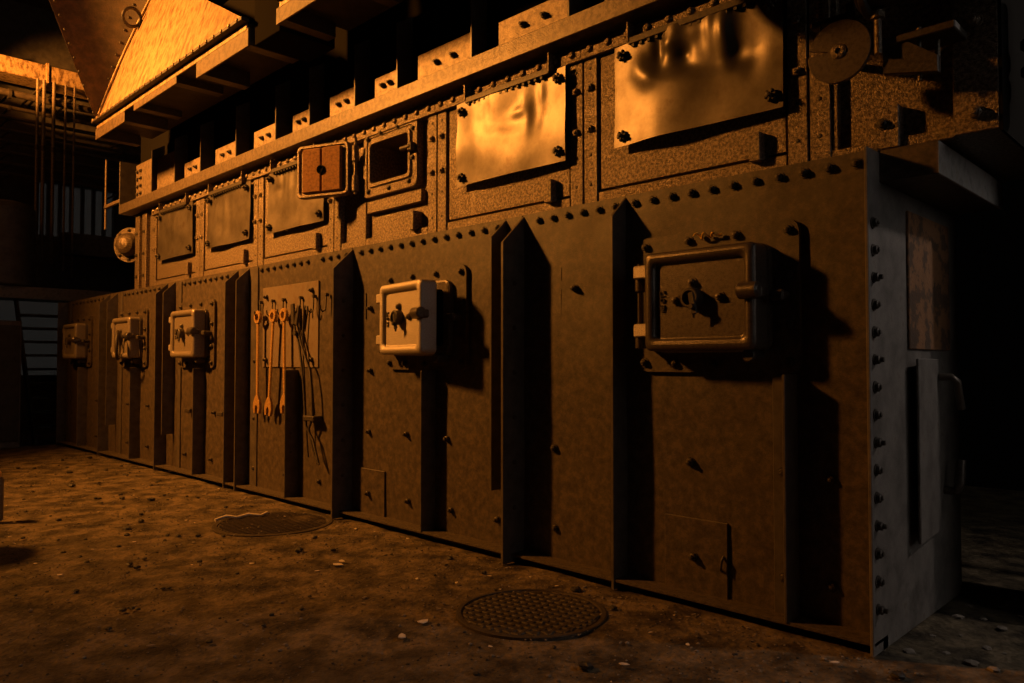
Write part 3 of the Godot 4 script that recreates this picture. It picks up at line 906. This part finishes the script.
	st = ST(); span(st, -.25, .25, 1.95, 1.99, ZU - .03, -.19, .003); put(st, "bottom_rail", M.tar_paint, t)

# ------------------------------------------------------------------ ledge beam with brackets
func ledge_beam() -> void:
	var t := thing("ledge_beam", "long rusty steel beam running along the wall above the sheets", "beam", Vector3(-4, 2.855, -.14))
	var st := ST()
	span(st, -8.5, 1.2, 2.855, 2.963, -.095, -.08, .004)
	span(st, -8.5, 1.2, 2.95, 2.963, ZU - .02, -.09)
	span(st, -8.5, 1.2, 2.855, 2.868, ZU - .02, -.09)
	put(st, "beam_web", M.ledge_steel, t)
	var gx := [-7.53, -6.90, -6.27, -5.51, -4.78, -4.24, -3.61, -3.10, -2.35, -1.57, -.8, -.05]
	for x in gx:
		st = ST()
		prism(st, PackedVector2Array([Vector2(0, 2.96), Vector2(.13, 2.96), Vector2(.13, 3.42), Vector2(0, 3.5)]), Transform3D(Basis(Vector3(0, 0, 1), Vector3(0, 1, 0), Vector3(-1, 0, 0)), Vector3(x + .006, 0, ZU - .02)), .012)
		put(st, "gusset", M.stiffener, t)
	for p in [[-7.56, -8.08, 3.34], [-6.97, -7.45, 3.3], [-6.29, -6.72, 3.11], [-5.53, -6.0, 3.11], [-4.80, -5.22, 3.11], [-4.26, -4.55, 3.10], [-3.63, -3.99, 3.115], [-3.12, -3.4, 3.10], [-2.37, -2.91, 3.125], [-1.59, -2.14, 3.105], [-.82, -1.35, 3.11], [-.07, -.55, 3.11]]:
		st = ST()
		span(st, p[0], p[1], 2.96, p[2] + .02, -.135, -.12, .003)
		var o := put(st, "bolted_plate", M.beam_steel, t)
		if p[2] < 3.2:
			for s in [.32, .62]: inst(shared.stud, "bolt", M.dark_iron, o, Vector3(lerp(float(p[0]), float(p[1]), s), 3.045, -.12))
		elif p[0] < -7.5:
			for y in 4:
				for s in [.7, .9]: inst(shared.bolt, "bolt", M.dark_iron, o, Vector3(lerp(float(p[0]), float(p[1]), s), 3.02 + y * .085, -.12))
	st = ST(); span(st, -8.52, -8.50, 2.855, 3.48, -.3, -.08, .002); put(st, "end_plate", M.stiffener, t)

# ------------------------------------------------------------------ hoppers
func hopper(x0: float, x1: float, label: String, full: bool) -> void:
	var t := thing("coal_hopper", label, "hopper", Vector3((x0 + x1) / 2, 3.4, .48), "coal hoppers over the furnace")
	var st := ST()
	var tilt := Vector3(0, 1.41, -.48)   # the panel leans back as it rises
	var c0 := Vector3(x0, 3.59, .48)
	# the hip bends inwards as it rises, so that the cheek turns towards the front near its top
	var hip := func(v: float) -> Vector3: return c0 + tilt * v * .9 + Vector3(.40 * v * v, 0, .06 * v)
	var f := func(u: float, v: float) -> Vector3:
		var l: Vector3 = hip.call(v)
		var p: Vector3 = l.lerp(Vector3(x1 - 2.4 * v, l.y, l.z), u)
		p.z += noise_a.get_noise_2d(p.x * 50, p.y * 50) * .012
		return p
	sheet(st, 40, 24, f, Vector3(0, .3, 1), .01)
	put(st, "front_panel", M.hopper_steel, t)
	if full: hopper_cheek(t, c0, hip)
	# bottom flange with bolts
	hopper_foot(t, x0, x1)

# left cheek plate reaching forward, with the seam and the ring handle
func hopper_cheek(t: Node, c0: Vector3, hip: Callable) -> void:
	var st := ST()
	var front_edge := func(v: float) -> Vector3: return c0 + Vector3(.04 * v, 1.30 * v, .54 * v)
	var g := func(u: float, v: float) -> Vector3:
		var vv := .01 + v * .99
		var h: Vector3 = hip.call(vv)
		var e: Vector3 = front_edge.call(vv)
		return Vector3(lerp(h.x, e.x, 1.0 - pow(absf(1.0 - u), 2.6)), lerp(h.y, e.y, u), lerp(h.z, e.z, u))
	sheet(st, 24, 24, g, Vector3(1, 0, .3), .01)
	var ck := put(st, "cheek_plate", M.hopper_shade, t)  # darker colour paints the cheek's unlit side
	var face := Basis(Vector3.UP, PI / 2)
	for i in 10:
		inst(shared.rivet, "rivet", M.dark_iron, ck, g.call(.93, (i + .6) / 10.0), face)
	for i in 7:
		inst(shared.rivet, "rivet", M.dark_iron, ck, g.call(.12, .3 + (i + .6) / 10.0), face)
	st = ST()   # folded seam along the hip
	var sp := []
	for i in 13: sp.append(hip.call(.02 + i / 12.0 * .98) + Vector3(.0, 0, .012))
	tube(st, sp, .012, 8)
	put(st, "seam", M.hopper_steel, t)
	st = ST()
	var ring := []
	var c: Vector3 = hip.call(.83) + Vector3(.07, 0, .10)
	for i in 21: ring.append(c + Vector3(sin(TAU * i / 20) * .03, sin(TAU * i / 20) * .085, cos(TAU * i / 20) * .085))
	tube(st, ring, .017, 8)
	box(st, c + Vector3(-.02, -.06, -.10), Vector3(.08, .07, .05), .006)
	put(st, "ring_handle", M.dark_iron, t)

func hopper_foot(t: Node, x0: float, x1: float) -> void:
	var st := ST()
	box(st, Vector3((x0 + x1) / 2, 3.585, .50), Vector3(x1 - x0 + .04, .03, .06), .004)
	var fl := put(st, "flange", M.dark_iron, t)
	for i in 26: inst(shared.rivet, "bolt", M.hopper_steel, fl, Vector3(lerp(x0 + .05, x1 - .05, i / 25.0), 3.585, .53))
	st = ST(); box(st, Vector3((x0 + x1) / 2, 3.545, .475), Vector3(x1 - x0, .05, .012), .003); put(st, "edge_angle", M.hopper_steel, t)
	for p in [[x0 - .05, x0 + .80, 3.415], [x0 + 1.05, x0 + 2.05, 3.46], [x0 + 2.45, x1 + .02, 3.395]]:
		st = ST(); span(st, p[0], p[1], p[2], 3.53, .462, .478, .003)
		put(st, "fascia_plate", M.rusty_fascia, t)
		st = ST(); span(st, p[0], p[0] + .1, p[2] + .01, 3.53, .07, .462)
		put(st, "joist", M.stiffener, t)
		st = ST(); span(st, p[1] - .1, p[1], p[2] + .01, 3.53, .07, .462)
		put(st, "joist", M.stiffener, t)
	st = ST(); span(st, x0, x1, 3.53, 3.57, -.07, .46); put(st, "floor_plate", M.dull_paint, t)

# ------------------------------------------------------------------ tools on the hooks
func wrench(x_top: float, x_bot: float, y0: float, y1: float, z: float, label: String) -> void:
	var a := Vector3(x_top, y1, z); var b := Vector3(x_bot, y0, z)
	var t := thing("wrench", label, "wrench", b, "long wrenches on the hooks")
	var d := (a - b).normalized()
	var bs := Basis(d.cross(Vector3.BACK).normalized(), d, Vector3.BACK)
	var st := ST()
	# ring end: a short tube seen as an eye
	lathe(st, a - Vector3(0, 0, .012), Basis(Vector3.RIGHT, PI / 2), [Vector2(.030, 0), Vector2(.052, 0), Vector2(.056, .006), Vector2(.056, .020), Vector2(.052, .026), Vector2(.030, .026), Vector2(.030, 0)], 18)
	put(st, "ring_end", M.tool_steel, t)
	st = ST()
	var l := (a - b).length()
	box(st, b + d * (.105 + (l - .155) * .5), Vector3(.034, l - .155, .016), .006, bs)
	put(st, "shank", M.tool_steel, t)
	st = ST()   # open jaw
	var jaw := PackedVector2Array([Vector2(-.018, .10), Vector2(.018, .10), Vector2(.05, .05), Vector2(.058, .0), Vector2(.045, -.05), Vector2(.022, -.05), Vector2(.026, .0), Vector2(.012, .022), Vector2(-.012, .022), Vector2(-.026, .0), Vector2(-.022, -.05), Vector2(-.045, -.05), Vector2(-.058, .0), Vector2(-.05, .05)])
	prism(st, jaw, Transform3D(bs, b + d * .03 - Vector3(0, 0, .011)), .022, .003)
	put(st, "open_jaw", M.tool_steel, t)

func tools() -> void:
	wrench(-4.985, -4.985, .70, 1.49, -.055, "orange rusty wrench hanging leftmost on the hooks")
	wrench(-4.72, -4.79, .69, 1.49, -.055, "orange rusty wrench hanging aslant in the middle of three")
	wrench(-4.545, -4.525, .72, 1.49, -.055, "orange rusty wrench hanging right against the upright bar")
	var t := thing("fire_tongs", "black long fire tongs hanging beside the three wrenches", "tongs", Vector3(-4.1, .3, -.07))
	var st := ST()
	tube(st, [Vector3(-4.42, 1.55, -.07), Vector3(-4.40, 1.38, -.07), Vector3(-4.33, 1.25, -.07), Vector3(-4.26, 1.0, -.065), Vector3(-4.20, .62, -.06), Vector3(-4.10, .52, -.06), Vector3(-4.02, .36, -.06)], .010, 8)
	put(st, "arm", M.dark_iron, t)
	st = ST()
	tube(st, [Vector3(-4.33, 1.54, -.07), Vector3(-4.36, 1.40, -.07), Vector3(-4.30, 1.25, -.07), Vector3(-4.16, 1.05, -.065), Vector3(-4.12, .9, -.06), Vector3(-4.10, .70, -.06), Vector3(-4.16, .6, -.06), Vector3(-4.08, .42, -.06), Vector3(-4.01, .34, -.06)], .010, 8)
	put(st, "arm", M.dark_iron, t)
	st = ST()
	box(st, Vector3(-4.41, 1.49, -.06), Vector3(.05, .17, .02), .006, Basis(Vector3.BACK, .1))
	box(st, Vector3(-4.34, 1.48, -.06), Vector3(.045, .16, .02), .006, Basis(Vector3.BACK, -.25))
	cyl(st, Vector3(-4.36, 1.34, -.08), Vector3(-4.36, 1.34, -.04), .022, 10)
	put(st, "jaws", M.dark_iron, t)
	t = thing("fire_poker", "thin black poker hanging right of the tongs", "poker", Vector3(-4.2, .35, -.08))
	st = ST()
	tube(st, [Vector3(-4.27, 1.50, -.075), Vector3(-4.29, 1.3, -.075), Vector3(-4.24, .9, -.07), Vector3(-4.20, .5, -.07), Vector3(-4.18, .38, -.07)], .007, 8)
	put(st, "rod", M.dark_iron, t)
	st = ST()
	tube(st, [Vector3(-4.27, 1.50, -.075), Vector3(-4.25, 1.55, -.075), Vector3(-4.22, 1.54, -.075), Vector3(-4.22, 1.48, -.075)], .007, 8)
	put(st, "grip_loop", M.dark_iron, t)
	# yellow wire lying on the nearest door
	st = ST()
	var pts := []
	for i in 26:
		var s := i / 25.0
		pts.append(Vector3(-.79 + s * .13, 1.675 + sin(s * 19) * .016 * (1.0 - s * .8) + .006, -.07 + cos(s * 17) * .014))
	tube(st, pts, .0055, 6)
	var o := put(st, "wire_scrap", M.yellow_wire)
	tag(o, "twist of yellow wire lying on the nearest fire door frame", "wire")

# ------------------------------------------------------------------ floor covers and litter
func covers() -> void:
	var c := Vector3(-1.28, 0, .51)
	var t := thing("manhole_cover", "round cast iron cover with square grid beside the nearest section", "manhole cover", c)
	var st := ST()
	lathe(st, c + Vector3(0, -.022, 0), Basis.IDENTITY, [Vector2(.335, 0), Vector2(.335, .022), Vector2(.330, .024), Vector2(.312, .024), Vector2(.309, .014), Vector2(.302, .014), Vector2(.30, .019), Vector2(0, .019)], 48)
	put(st, "frame_ring", M.cast_cover, t)
	for dirn in 2:
		for i in range(-6, 7):
			var d := i * .044
			var h := sqrt(maxf(.30 * .30 - d * d, 0.0))
			st = ST()
			box(st, c + Basis(Vector3.UP, .12 + dirn * PI / 2) * Vector3(d, -.005, 0), Vector3(.022, .014, h * 2 - .01), .003, Basis(Vector3.UP, .12 + dirn * PI / 2))
			put(st, "rib", M.cast_cover, t)
	c = Vector3(-3.83, 0, .40)
	t = thing("floor_grate", "round slatted floor grate farther along the furnace", "floor grate", c)
	st = ST()
	lathe(st, c + Vector3(0, -.02, 0), Basis.IDENTITY, [Vector2(.40, 0), Vector2(.40, .021), Vector2(.395, .023), Vector2(.365, .023), Vector2(.362, .014), Vector2(0, .014)], 48)
	put(st, "frame_ring", M.cast_cover, t)
	for i in range(-8, 9):
		var d := i * .042
		var h := sqrt(maxf(.36 * .36 - d * d, 0.0))
		st = ST()
		box(st, c + Vector3(d, -.005, 0), Vector3(.020, .014, h * 2 - .01), .003)
		put(st, "slat", M.cast_cover, t)
	st = ST()
	tube(st, [c + Vector3(-.34, .008, .26), c + Vector3(-.36, .02, .17), c + Vector3(-.30, .012, .12), c + Vector3(-.33, .016, .02), c + Vector3(-.26, .01, -.04), c + Vector3(-.28, .02, -.10)], .011, 8)
	var rag := put(st, "rag", M.paper)
	tag(rag, "pale twisted rag on the edge of the slatted grate", "rag")

func litter() -> void:
	rng.seed = 77
	var keep_out := func(x: float, z: float) -> bool: return z < .03
	for i in 150:
		var near := i < 110
		var x := rng.randf_range(-9.0, -2.5) if near else rng.randf_range(-4.0, .2)
		var z := rng.randf_range(.1, 2.3) if near else rng.randf_range(.1, 2.0)
		if x > -5.6 and z > 2.0 + (x + 5.6) * .0: continue
		var s := rng.randf_range(.008, .022) * (1.5 if rng.randf() < .12 else 1.0)
		var o := inst(shared["lump%d" % (i % 4)], "coal_lump", M.coal, self, Vector3(x, -.002, z), Basis(Vector3.UP, rng.randf() * TAU).scaled(Vector3(s, s * .8, s)))
		tag(o, "small black coal crumb on the dirt floor", "coal", "coal crumbs on the floor")
	for p in [[-4.55, 1.02, .035], [-4.35, 1.18, .04], [-3.9, 1.02, .025], [-5.6, .8, .035], [-5.75, .95, .03], [-6.6, .9, .05]]:
		var o := inst(shared["lump%d" % (int(p[2] * 1000) % 4)], "coal_lump", M.coal, self, Vector3(p[0], -.003, p[1]), Basis(Vector3.UP, p[0] * 3).scaled(Vector3(p[2], p[2] * .6, p[2] * .7)))
		tag(o, "larger black coal lump on the dirt floor before the tool hooks", "coal", "larger coal lumps")
	for i in 130:
		var x := rng.randf_range(-6.5, .3)
		var z := rng.randf_range(.06, 1.9)
		if i < 34:
			z = rng.randf_range(.04, .16); x = rng.randf_range(-6.0, -.1)
		var s := rng.randf_range(.006, .017)
		var o := inst(shared["chip%d" % (i % 3)], "paper_chip", M.paper if i % 3 == 0 else M.rubble, self, Vector3(x, .004, z), Basis(Vector3.UP, rng.randf() * TAU).scaled(Vector3(s, s, s)))
		tag(o, "tiny pale chip scattered on the dirt floor", "chip", "pale chips on the floor")
	for p in [[-1.42, 1.12, .03], [-1.5, .95, .03], [-.62, .72, .02], [-2.55, .7, .035], [-2.6, .64, .025], [-.08, .16, .02], [.05, .34, .035]]:
		var o := inst(shared["chip%d" % (int(p[2] * 1000) % 3)], "paper_scrap", M.paper, self, Vector3(p[0], .006, p[1]), Basis(Vector3.UP, p[1] * 5).scaled(Vector3.ONE * p[2]))
		tag(o, "pale paper scrap lying on the nearer dirt floor", "paper", "paper scraps on the floor")
	# fine grit, dark and pale
	for kind in 2:
		var mm := MultiMesh.new()
		mm.transform_format = MultiMesh.TRANSFORM_3D
		mm.mesh = shared.lump1 if kind == 0 else shared.lump2
		mm.instance_count = 5000
		for i in 5000:
			var s := rng.randf_range(.0025, .006) * (1.7 if rng.randf() < .1 else 1.0)
			mm.set_instance_transform(i, Transform3D(Basis(Vector3.UP, rng.randf() * TAU).scaled(Vector3(s, s * .8, s)), Vector3(rng.randf_range(-9.5, .6), -.003, pow(rng.randf(), 1.3) * 2.5 + .02)))
		var g := MultiMeshInstance3D.new()
		g.name = ["pale_grit", "coal_dust"][kind]
		g.multimesh = mm
		g.material_override = [M.rubble, M.coal][kind]
		tag(g, ["fine pale grit strewn over the dirt floor", "fine black coal grit strewn over the dirt floor"][kind], "grit", "", "stuff")
		add_child(g)
	# rubble by the right end
	for i in 26:
		var s := rng.randf_range(.008, .028)
		var p := Vector3(.08 + .09 * (i % 4) + rng.randf_range(-.02, .02), -.005, -.2 - .27 * (i / 4) + rng.randf_range(-.07, .07))
		if i > 14: p = Vector3(.75 + .2 * ((i - 15) % 3), 0.0, -2.9 + .22 * ((i - 15) / 3)); s *= 1.6
		var o := inst(shared["lump%d" % (i % 4)], "rubble_stone", M.rubble, self, p, Basis(Vector3.UP, rng.randf() * TAU).scaled(Vector3(s, s * .6, s)))
		tag(o, "grey rubble piece on the dark floor past the end plate", "rubble", "rubble past the furnace end")

# ------------------------------------------------------------------ right end machinery
func right_machinery() -> void:
	var t := thing("damper_disc", "round grey steel disc on a short axle high at right", "disc", Vector3(-.1, 2.32, 0))
	var st := ST()
	var c := Vector3(-.1, 2.32, 0)
	var zb := Basis(Vector3.RIGHT, PI / 2)
	var poly := PackedVector2Array()
	for k in 40:
		var a := deg_to_rad(164 - 346.0 * k / 39.0)
		poly.append(Vector2(cos(a), sin(a)) * .122)
	poly.append(Vector2(-.04, .008))
	prism(st, poly, Transform3D(Basis.IDENTITY, c - Vector3(0, 0, .008)), .016, .002)
	put(st, "disc_plate", M.door_iron, t)
	st = ST(); lathe(st, c, zb, [Vector2(.03, 0), Vector2(.03, .012), Vector2(.022, .016), Vector2(.012, .016), Vector2(.01, .004), Vector2(0, .004)], 18); put(st, "hub", M.tar_paint, t)
	st = ST(); cyl(st, c + Vector3(0, 0, -.22), c, .016, 10); put(st, "axle", M.dark_iron, t)
	t = thing("spring_rod", "upright threaded rod above the round disc", "rod", Vector3(-.18, 2.43, .0))
	st = ST(); cyl(st, Vector3(-.18, 2.42, -.02), Vector3(-.18, 3.0, -.02), .007, 8); put(st, "rod", M.dark_iron, t)
	st = ST()
	var sp := []
	for i in 90: sp.append(Vector3(-.18 + cos(i * .7) * .014, 2.47 + i * .0016, -.02 + sin(i * .7) * .014))
	tube(st, sp, .003, 5)
	put(st, "spring", M.tar_paint, t)
	st = ST(); box(st, Vector3(-.14, 2.463, -.04), Vector3(.16, .03, .05), .005); box(st, Vector3(-.07, 2.48, -.03), Vector3(.03, .06, .03), .004); put(st, "yoke", M.dark_iron, t)
	t = thing("lever_bracket", "dark angled lever bracket right of the round disc", "bracket", Vector3(.1, 2.3, -.1))
	st = ST(); cyl(st, Vector3(.045, 2.27, .0), Vector3(.045, 2.62, .0), .014, 10); lathe(st, Vector3(.045, 2.40, 0), Basis.IDENTITY, [Vector2(.014, 0), Vector2(.026, .004), Vector2(.026, .03), Vector2(.014, .034)], 12); put(st, "rod", M.tar_paint, t)
	st = ST()
	prism(st, PackedVector2Array([Vector2(.05, 2.20), Vector2(.24, 2.16), Vector2(.24, 2.22), Vector2(.1, 2.33), Vector2(.05, 2.34)]), Transform3D(Basis.IDENTITY, Vector3(0, 0, -.06)), .03, .003)
	put(st, "arm", M.dark_iron, t)
	st = ST(); span(st, .03, .30, 2.30, 2.33, -.18, -.02, .004); put(st, "shelf", M.dark_iron, t)
	st = ST(); cyl(st, Vector3(.17, 2.15, -.06), Vector3(.17, 2.35, -.06), .008, 8); cyl(st, Vector3(.22, 2.18, -.1), Vector3(.22, 2.36, -.1), .01, 8); put(st, "pin", M.tar_paint, t)
	t = thing("overhead_pipe", "thick dark pipe hanging above the disc out of view", "pipe", Vector3(-.5, 2.98, .4))
	st = ST(); cyl(st, Vector3(-1.0, 3.0, .40), Vector3(-.08, 3.0, .40), .22, 28, .01); put(st, "pipe", M.dull_paint, t)
	for x in [-1.0, -.12]:
		st = ST(); cyl(st, Vector3(x, 3.0, .40), Vector3(x + .04, 3.0, .40), .27, 28, .004); put(st, "flange", M.dull_paint, t)
	st = ST(); cyl(st, Vector3(-.5, 3.2, .40), Vector3(-.5, 3.40, .40), .02, 8); put(st, "hanger", M.dark_iron, t)
	t = thing("hopper_gap_filler", "black filler post added for the dark gap between the two coal hoppers", "post", Vector3(-3.9, 2.97, .3))
	st = ST(); span(st, -4.10, -3.73, 3.40, 7.2, .0, .44, .004); put(st, "post", M.shade_black, t)  # added post blackens the gap, which is likely a deep recess
	t = thing("flue_pipe", "dark horizontal pipe crossing above the lever bracket", "pipe", Vector3(.3, 2.55, .0))
	st = ST(); cyl(st, Vector3(-.02, 2.52, .0), Vector3(.75, 2.52, .0), .075, 20, .004); put(st, "pipe", M.dull_paint, t)
	for x in [.0, .34, .62]:
		st = ST(); cyl(st, Vector3(x, 2.52, 0), Vector3(x + .025, 2.52, 0), .105, 20, .003); put(st, "flange", M.dull_paint, t)
	t = thing("valve_body", "rusty double flanged valve at the right edge", "valve", Vector3(.5, 2.2, -.2))
	st = ST(); lathe(st, Vector3(.52, 2.05, -.28), Basis.IDENTITY, [Vector2(.0, 0), Vector2(.05, 0), Vector2(.05, .10), Vector2(.075, .10), Vector2(.075, .12), Vector2(.045, .13), Vector2(.045, .19), Vector2(.075, .2), Vector2(.075, .22), Vector2(.05, .22), Vector2(.05, .4), Vector2(0, .4)], 16); put(st, "body", M.rust_plate, t)
	t = thing("steel_column", "dark steel column standing right of the view", "column", Vector3(.48, 0, -1.2))
	st = ST(); span(st, .46, .49, 0, 7.2, -1.5, -.92, .003); put(st, "web", M.dull_paint, t)
	for z in [-1.5, -.92]:
		st = ST(); span(st, .40, .55, 0, 7.2, z - .012, z + .012, .003); put(st, "flange", M.dull_paint, t)
	t = thing("pipe_stub", "short grey pipe stub on a dark post at right edge", "pipe", Vector3(1.0, 1.6, -1.6))
	st = ST(); cyl(st, Vector3(1.0, 1.52, -1.75), Vector3(1.0, 1.66, -1.75), .05, 16, .004); put(st, "pipe", M.end_paint, t)
	st = ST(); cyl(st, Vector3(1.0, 0, -1.75), Vector3(1.0, 1.52, -1.75), .03, 10); put(st, "post", M.shade_black, t)

# ------------------------------------------------------------------ far end of the hall
func far_end() -> void:
	var st: SurfaceTool
	var t := thing("air_duct", "amber lit rectangular air duct high on the far wall", "duct", Vector3(-13.2, 5.7, 0))
	st = ST(); span(st, -13.5, -13.0, 5.70, 5.97, -3.4, 3.0, .01); put(st, "duct_body", M.hopper_steel, t)
	for z in [-2.2, -1.3, -.4, .5, 1.4]:
		st = ST(); span(st, -13.52, -12.97, 5.67, 6.0, z - .02, z + .02, .004); put(st, "joint_flange", M.hopper_steel, t)
	var i := 0
	var spots := ["topmost", "second", "third", "fourth", "fifth", "sixth", "seventh", "lowest"]
	for p in [[5.37, .055], [5.14, .03], [4.98, .03], [4.77, .025], [4.60, .03], [4.42, .028], [4.24, .03], [4.08, .026]]:
		t = thing("wall_pipe", "%s of the horizontal pipes on the far wall" % spots[i], "pipe", Vector3(-13.0, p[0], -1.0), "horizontal pipes on the far wall")
		st = ST(); cyl(st, Vector3(-13.0, p[0], -4.0), Vector3(-13.0, p[0] + .02, 3.0), p[1], 10); put(st, "pipe", M.pipe_paint, t)
		for z in [-1.6, .1]:
			st = ST(); cyl(st, Vector3(-13.0, p[0], z), Vector3(-13.0, p[0], z + .04), p[1] * 1.5, 10); span(st, -13.8, -13.0, p[0] - .012, p[0] + .012, z + .01, z + .03)
			put(st, "clip", M.dark_iron, t)
		i += 1
	i = 0
	for p in [[-.22, .022, 3.0], [-.31, .027, 2.75], [-.45, .027, 2.7], [-.62, .018, 2.6], [-.75, .016, 2.5]]:
		t = thing("riser_pipe", "%s vertical riser pipe counted from the left" % ["first", "second", "third", "fourth", "fifth"][i], "pipe", Vector3(-12.8, p[2], p[0]), "vertical riser pipes")
		st = ST(); cyl(st, Vector3(-12.8, p[2], p[0]), Vector3(-12.8, 5.65, p[0]), p[1], 10); put(st, "pipe", M.beam_steel, t)
		st = ST(); cyl(st, Vector3(-12.8, 4.5, p[0]), Vector3(-12.8, 4.58, p[0]), p[1] * 1.4, 10); put(st, "coupling", M.pipe_paint, t)
		st = ST(); span(st, -13.82, -12.78, 5.45, 5.48, p[0] - .012, p[0] + .012); put(st, "clip", M.dark_iron, t)
		i += 1
	t = thing("cross_beam", "brown steel beam below the tall far window", "beam", Vector3(-12.9, 2.9, -1.2))
	st = ST(); span(st, -13.0, -12.85, 2.9, 3.25, -2.6, -.62, .01); put(st, "web", M.pipe_paint, t)
	st = ST(); span(st, -13.1, -12.75, 2.88, 2.91, -2.6, -.62, .004); put(st, "flange", M.pipe_paint, t)
	t = thing("storage_tank", "dark grey round topped tank at the left edge", "tank", Vector3(-12.2, 2.1, .2))
	st = ST()
	lathe(st, Vector3(-12.3, 2.25, .30), Basis.IDENTITY, [Vector2(0, 0), Vector2(.38, 0), Vector2(.40, .02), Vector2(.40, 1.15), Vector2(.36, 1.22), Vector2(.2, 1.27), Vector2(0, 1.28)], 32)
	put(st, "shell", M.end_paint, t)
	st = ST(); span(st, -12.65, -12.0, 2.19, 2.25, 0.0, .6); put(st, "support", M.dark_iron, t)
	t = thing("walkway", "grey edged walkway platform above the dark stair", "platform", Vector3(-12.7, 2.2, -.9))
	st = ST(); span(st, -13.7, -12.0, 2.14, 2.18, -2.4, .9); put(st, "deck", M.dull_paint, t)
	st = ST(); span(st, -12.05, -11.98, 2.06, 2.24, -2.4, .9, .006); put(st, "edge_channel", M.pale_paint, t)
	for z in [-2.0, .8]:
		st = ST(); span(st, -12.1, -12.0, 0, 2.1, z - .05, z + .05, .006); put(st, "post", M.dull_paint, t)
	t = thing("steel_stair", "open steel stair below the walkway with daylight behind", "stair", Vector3(-11.6, 0, -.3))
	for k in 9:
		st = ST(); span(st, -11.2 - k * .12, -11.0 - k * .12, .2 + k * .2, .235 + k * .2, -.66, .15, .004)
		put(st, "tread", M.dull_paint, t)
	for z in [-.68, .16]:
		st = ST()
		prism(st, PackedVector2Array([Vector2(-11.0, .0), Vector2(-10.85, .0), Vector2(-12.05, 2.1), Vector2(-12.2, 2.1)]), Transform3D(Basis.IDENTITY, Vector3(0, 0, z)), .03)
		put(st, "stringer", M.dull_paint, t)
	t = thing("steel_cabinet", "tall dark steel cabinet standing at the left edge", "cabinet", Vector3(-10.7, 0, .55))
	st = ST(); span(st, -11.1, -10.6, 0, 1.66, .42, 1.2, .01); put(st, "body", M.end_paint, t)
	st = ST(); span(st, -10.6, -10.585, .08, 1.6, .44, .80, .004); var d := put(st, "door", M.dull_paint, t)
	st = ST(); cyl(st, Vector3(-10.58, .9, .76), Vector3(-10.58, 1.05, .76), .012, 8); put(st, "handle", M.dark_iron, d)
	t = thing("floor_post", "short brown post beside the far furnace end", "post", Vector3(-11.0, 0, -.38))
	st = ST(); span(st, -11.05, -10.97, 0.0, 1.25, -.42, -.34, .006); put(st, "post", M.rust_plate, t)
	st = ST(); span(st, -11.1, -10.92, 0.0, .02, -.48, -.28, .003); put(st, "foot_plate", M.rust_plate, t)
	st = ST(); span(st, -11.08, -10.94, 1.25, 1.3, -.75, -.2, .004); put(st, "cap_bar", M.dark_iron, t)
	t = thing("flanged_pipe_end", "round domed pipe end with flange left of the flue casing", "pipe", Vector3(-8.85, 2.55, -.3))
	var c := Vector3(-8.85, 2.56, -.3)
	var zb := Basis(Vector3.UP, .6) * Basis(Vector3.RIGHT, PI / 2)
	st = ST(); lathe(st, c, zb, [Vector2(0, -.5), Vector2(.14, -.5), Vector2(.14, -.06)], 24); put(st, "pipe", M.tar_paint, t)
	st = ST(); lathe(st, c, zb, [Vector2(.14, -.06), Vector2(.215, -.06), Vector2(.215, -.02), Vector2(.14, -.02)], 28); var fl := put(st, "flange", M.tar_paint, t)
	for k in 8:
		var a := TAU * k / 8
		inst(shared.bolt, "bolt", M.dark_iron, fl, c + zb * Vector3(cos(a) * .18, -.02, sin(a) * .18), Basis(Vector3.UP, .6))
	st = ST(); lathe(st, c, zb, [Vector2(.145, -.02), Vector2(.14, .03), Vector2(.115, .08), Vector2(.07, .115), Vector2(0, .13)], 24); put(st, "dome", M.tar_paint, t)
	st = ST(); span(st, -8.95, -8.24, 2.40, 2.46, -.62, -.5); put(st, "bracket", M.dark_iron, t)
	t = thing("hanger_rod", "thin amber lit rod hanging left of the long beam", "rod", Vector3(-9.0, 2.6, -.1))
	st = ST(); cyl(st, Vector3(-9.05, 2.75, -.1), Vector3(-9.05, 3.6, -.1), .014, 8); put(st, "rod", M.beam_steel, t)
	st = ST(); span(st, -9.06, -8.52, 3.0, 3.04, -.12, -.08, .004); put(st, "strut", M.beam_steel, t)
	# bollard at the left edge and the drum outside the frame that throws the shadow on the floor
	t = thing("bollard", "short pale bollard at the left edge of the floor", "bollard", Vector3(-5.27, 0, 1.74))
	st = ST(); cyl(st, Vector3(-5.27, 0, 1.74), Vector3(-5.27, .30, 1.74), .05, 16, .006); put(st, "post", M.end_paint, t)
	st = ST(); cyl(st, Vector3(-5.27, .30, 1.74), Vector3(-5.27, .345, 1.74), .035, 16, .008); put(st, "cap", M.tool_steel, t)
	t = thing("steel_drum", "steel drum standing on the floor left of the view", "drum", Vector3(-4.72, 0, 2.52))
	st = ST()
	var dc := Vector3(-4.72, 0, 2.52)
	lathe(st, dc, Basis.IDENTITY, [Vector2(0, 0), Vector2(.3, 0), Vector2(.3, .3), Vector2(.312, .315), Vector2(.3, .33), Vector2(.3, .6), Vector2(.312, .615), Vector2(.3, .63), Vector2(.3, .9), Vector2(.28, .9), Vector2(.28, .88), Vector2(0, .88)], 32)
	put(st, "drum_shell", M.dull_paint, t)

func _ready() -> void:
	noise_a.seed = 5
	noise_a.frequency = 0.02
	noise_a.fractal_octaves = 3
	materials()
	setup()
	small_meshes()
	hall()
	lower_casing()
	upper_casing()
	ledge_beam()
	hopper(-7.47, -4.14, "amber lit riveted coal hopper jutting out at upper left", true)
	hopper(-3.66, -.4, "second coal hopper whose lower edge shows at the top", false)
	tools()
	covers()
	litter()
	right_machinery()
	far_end()
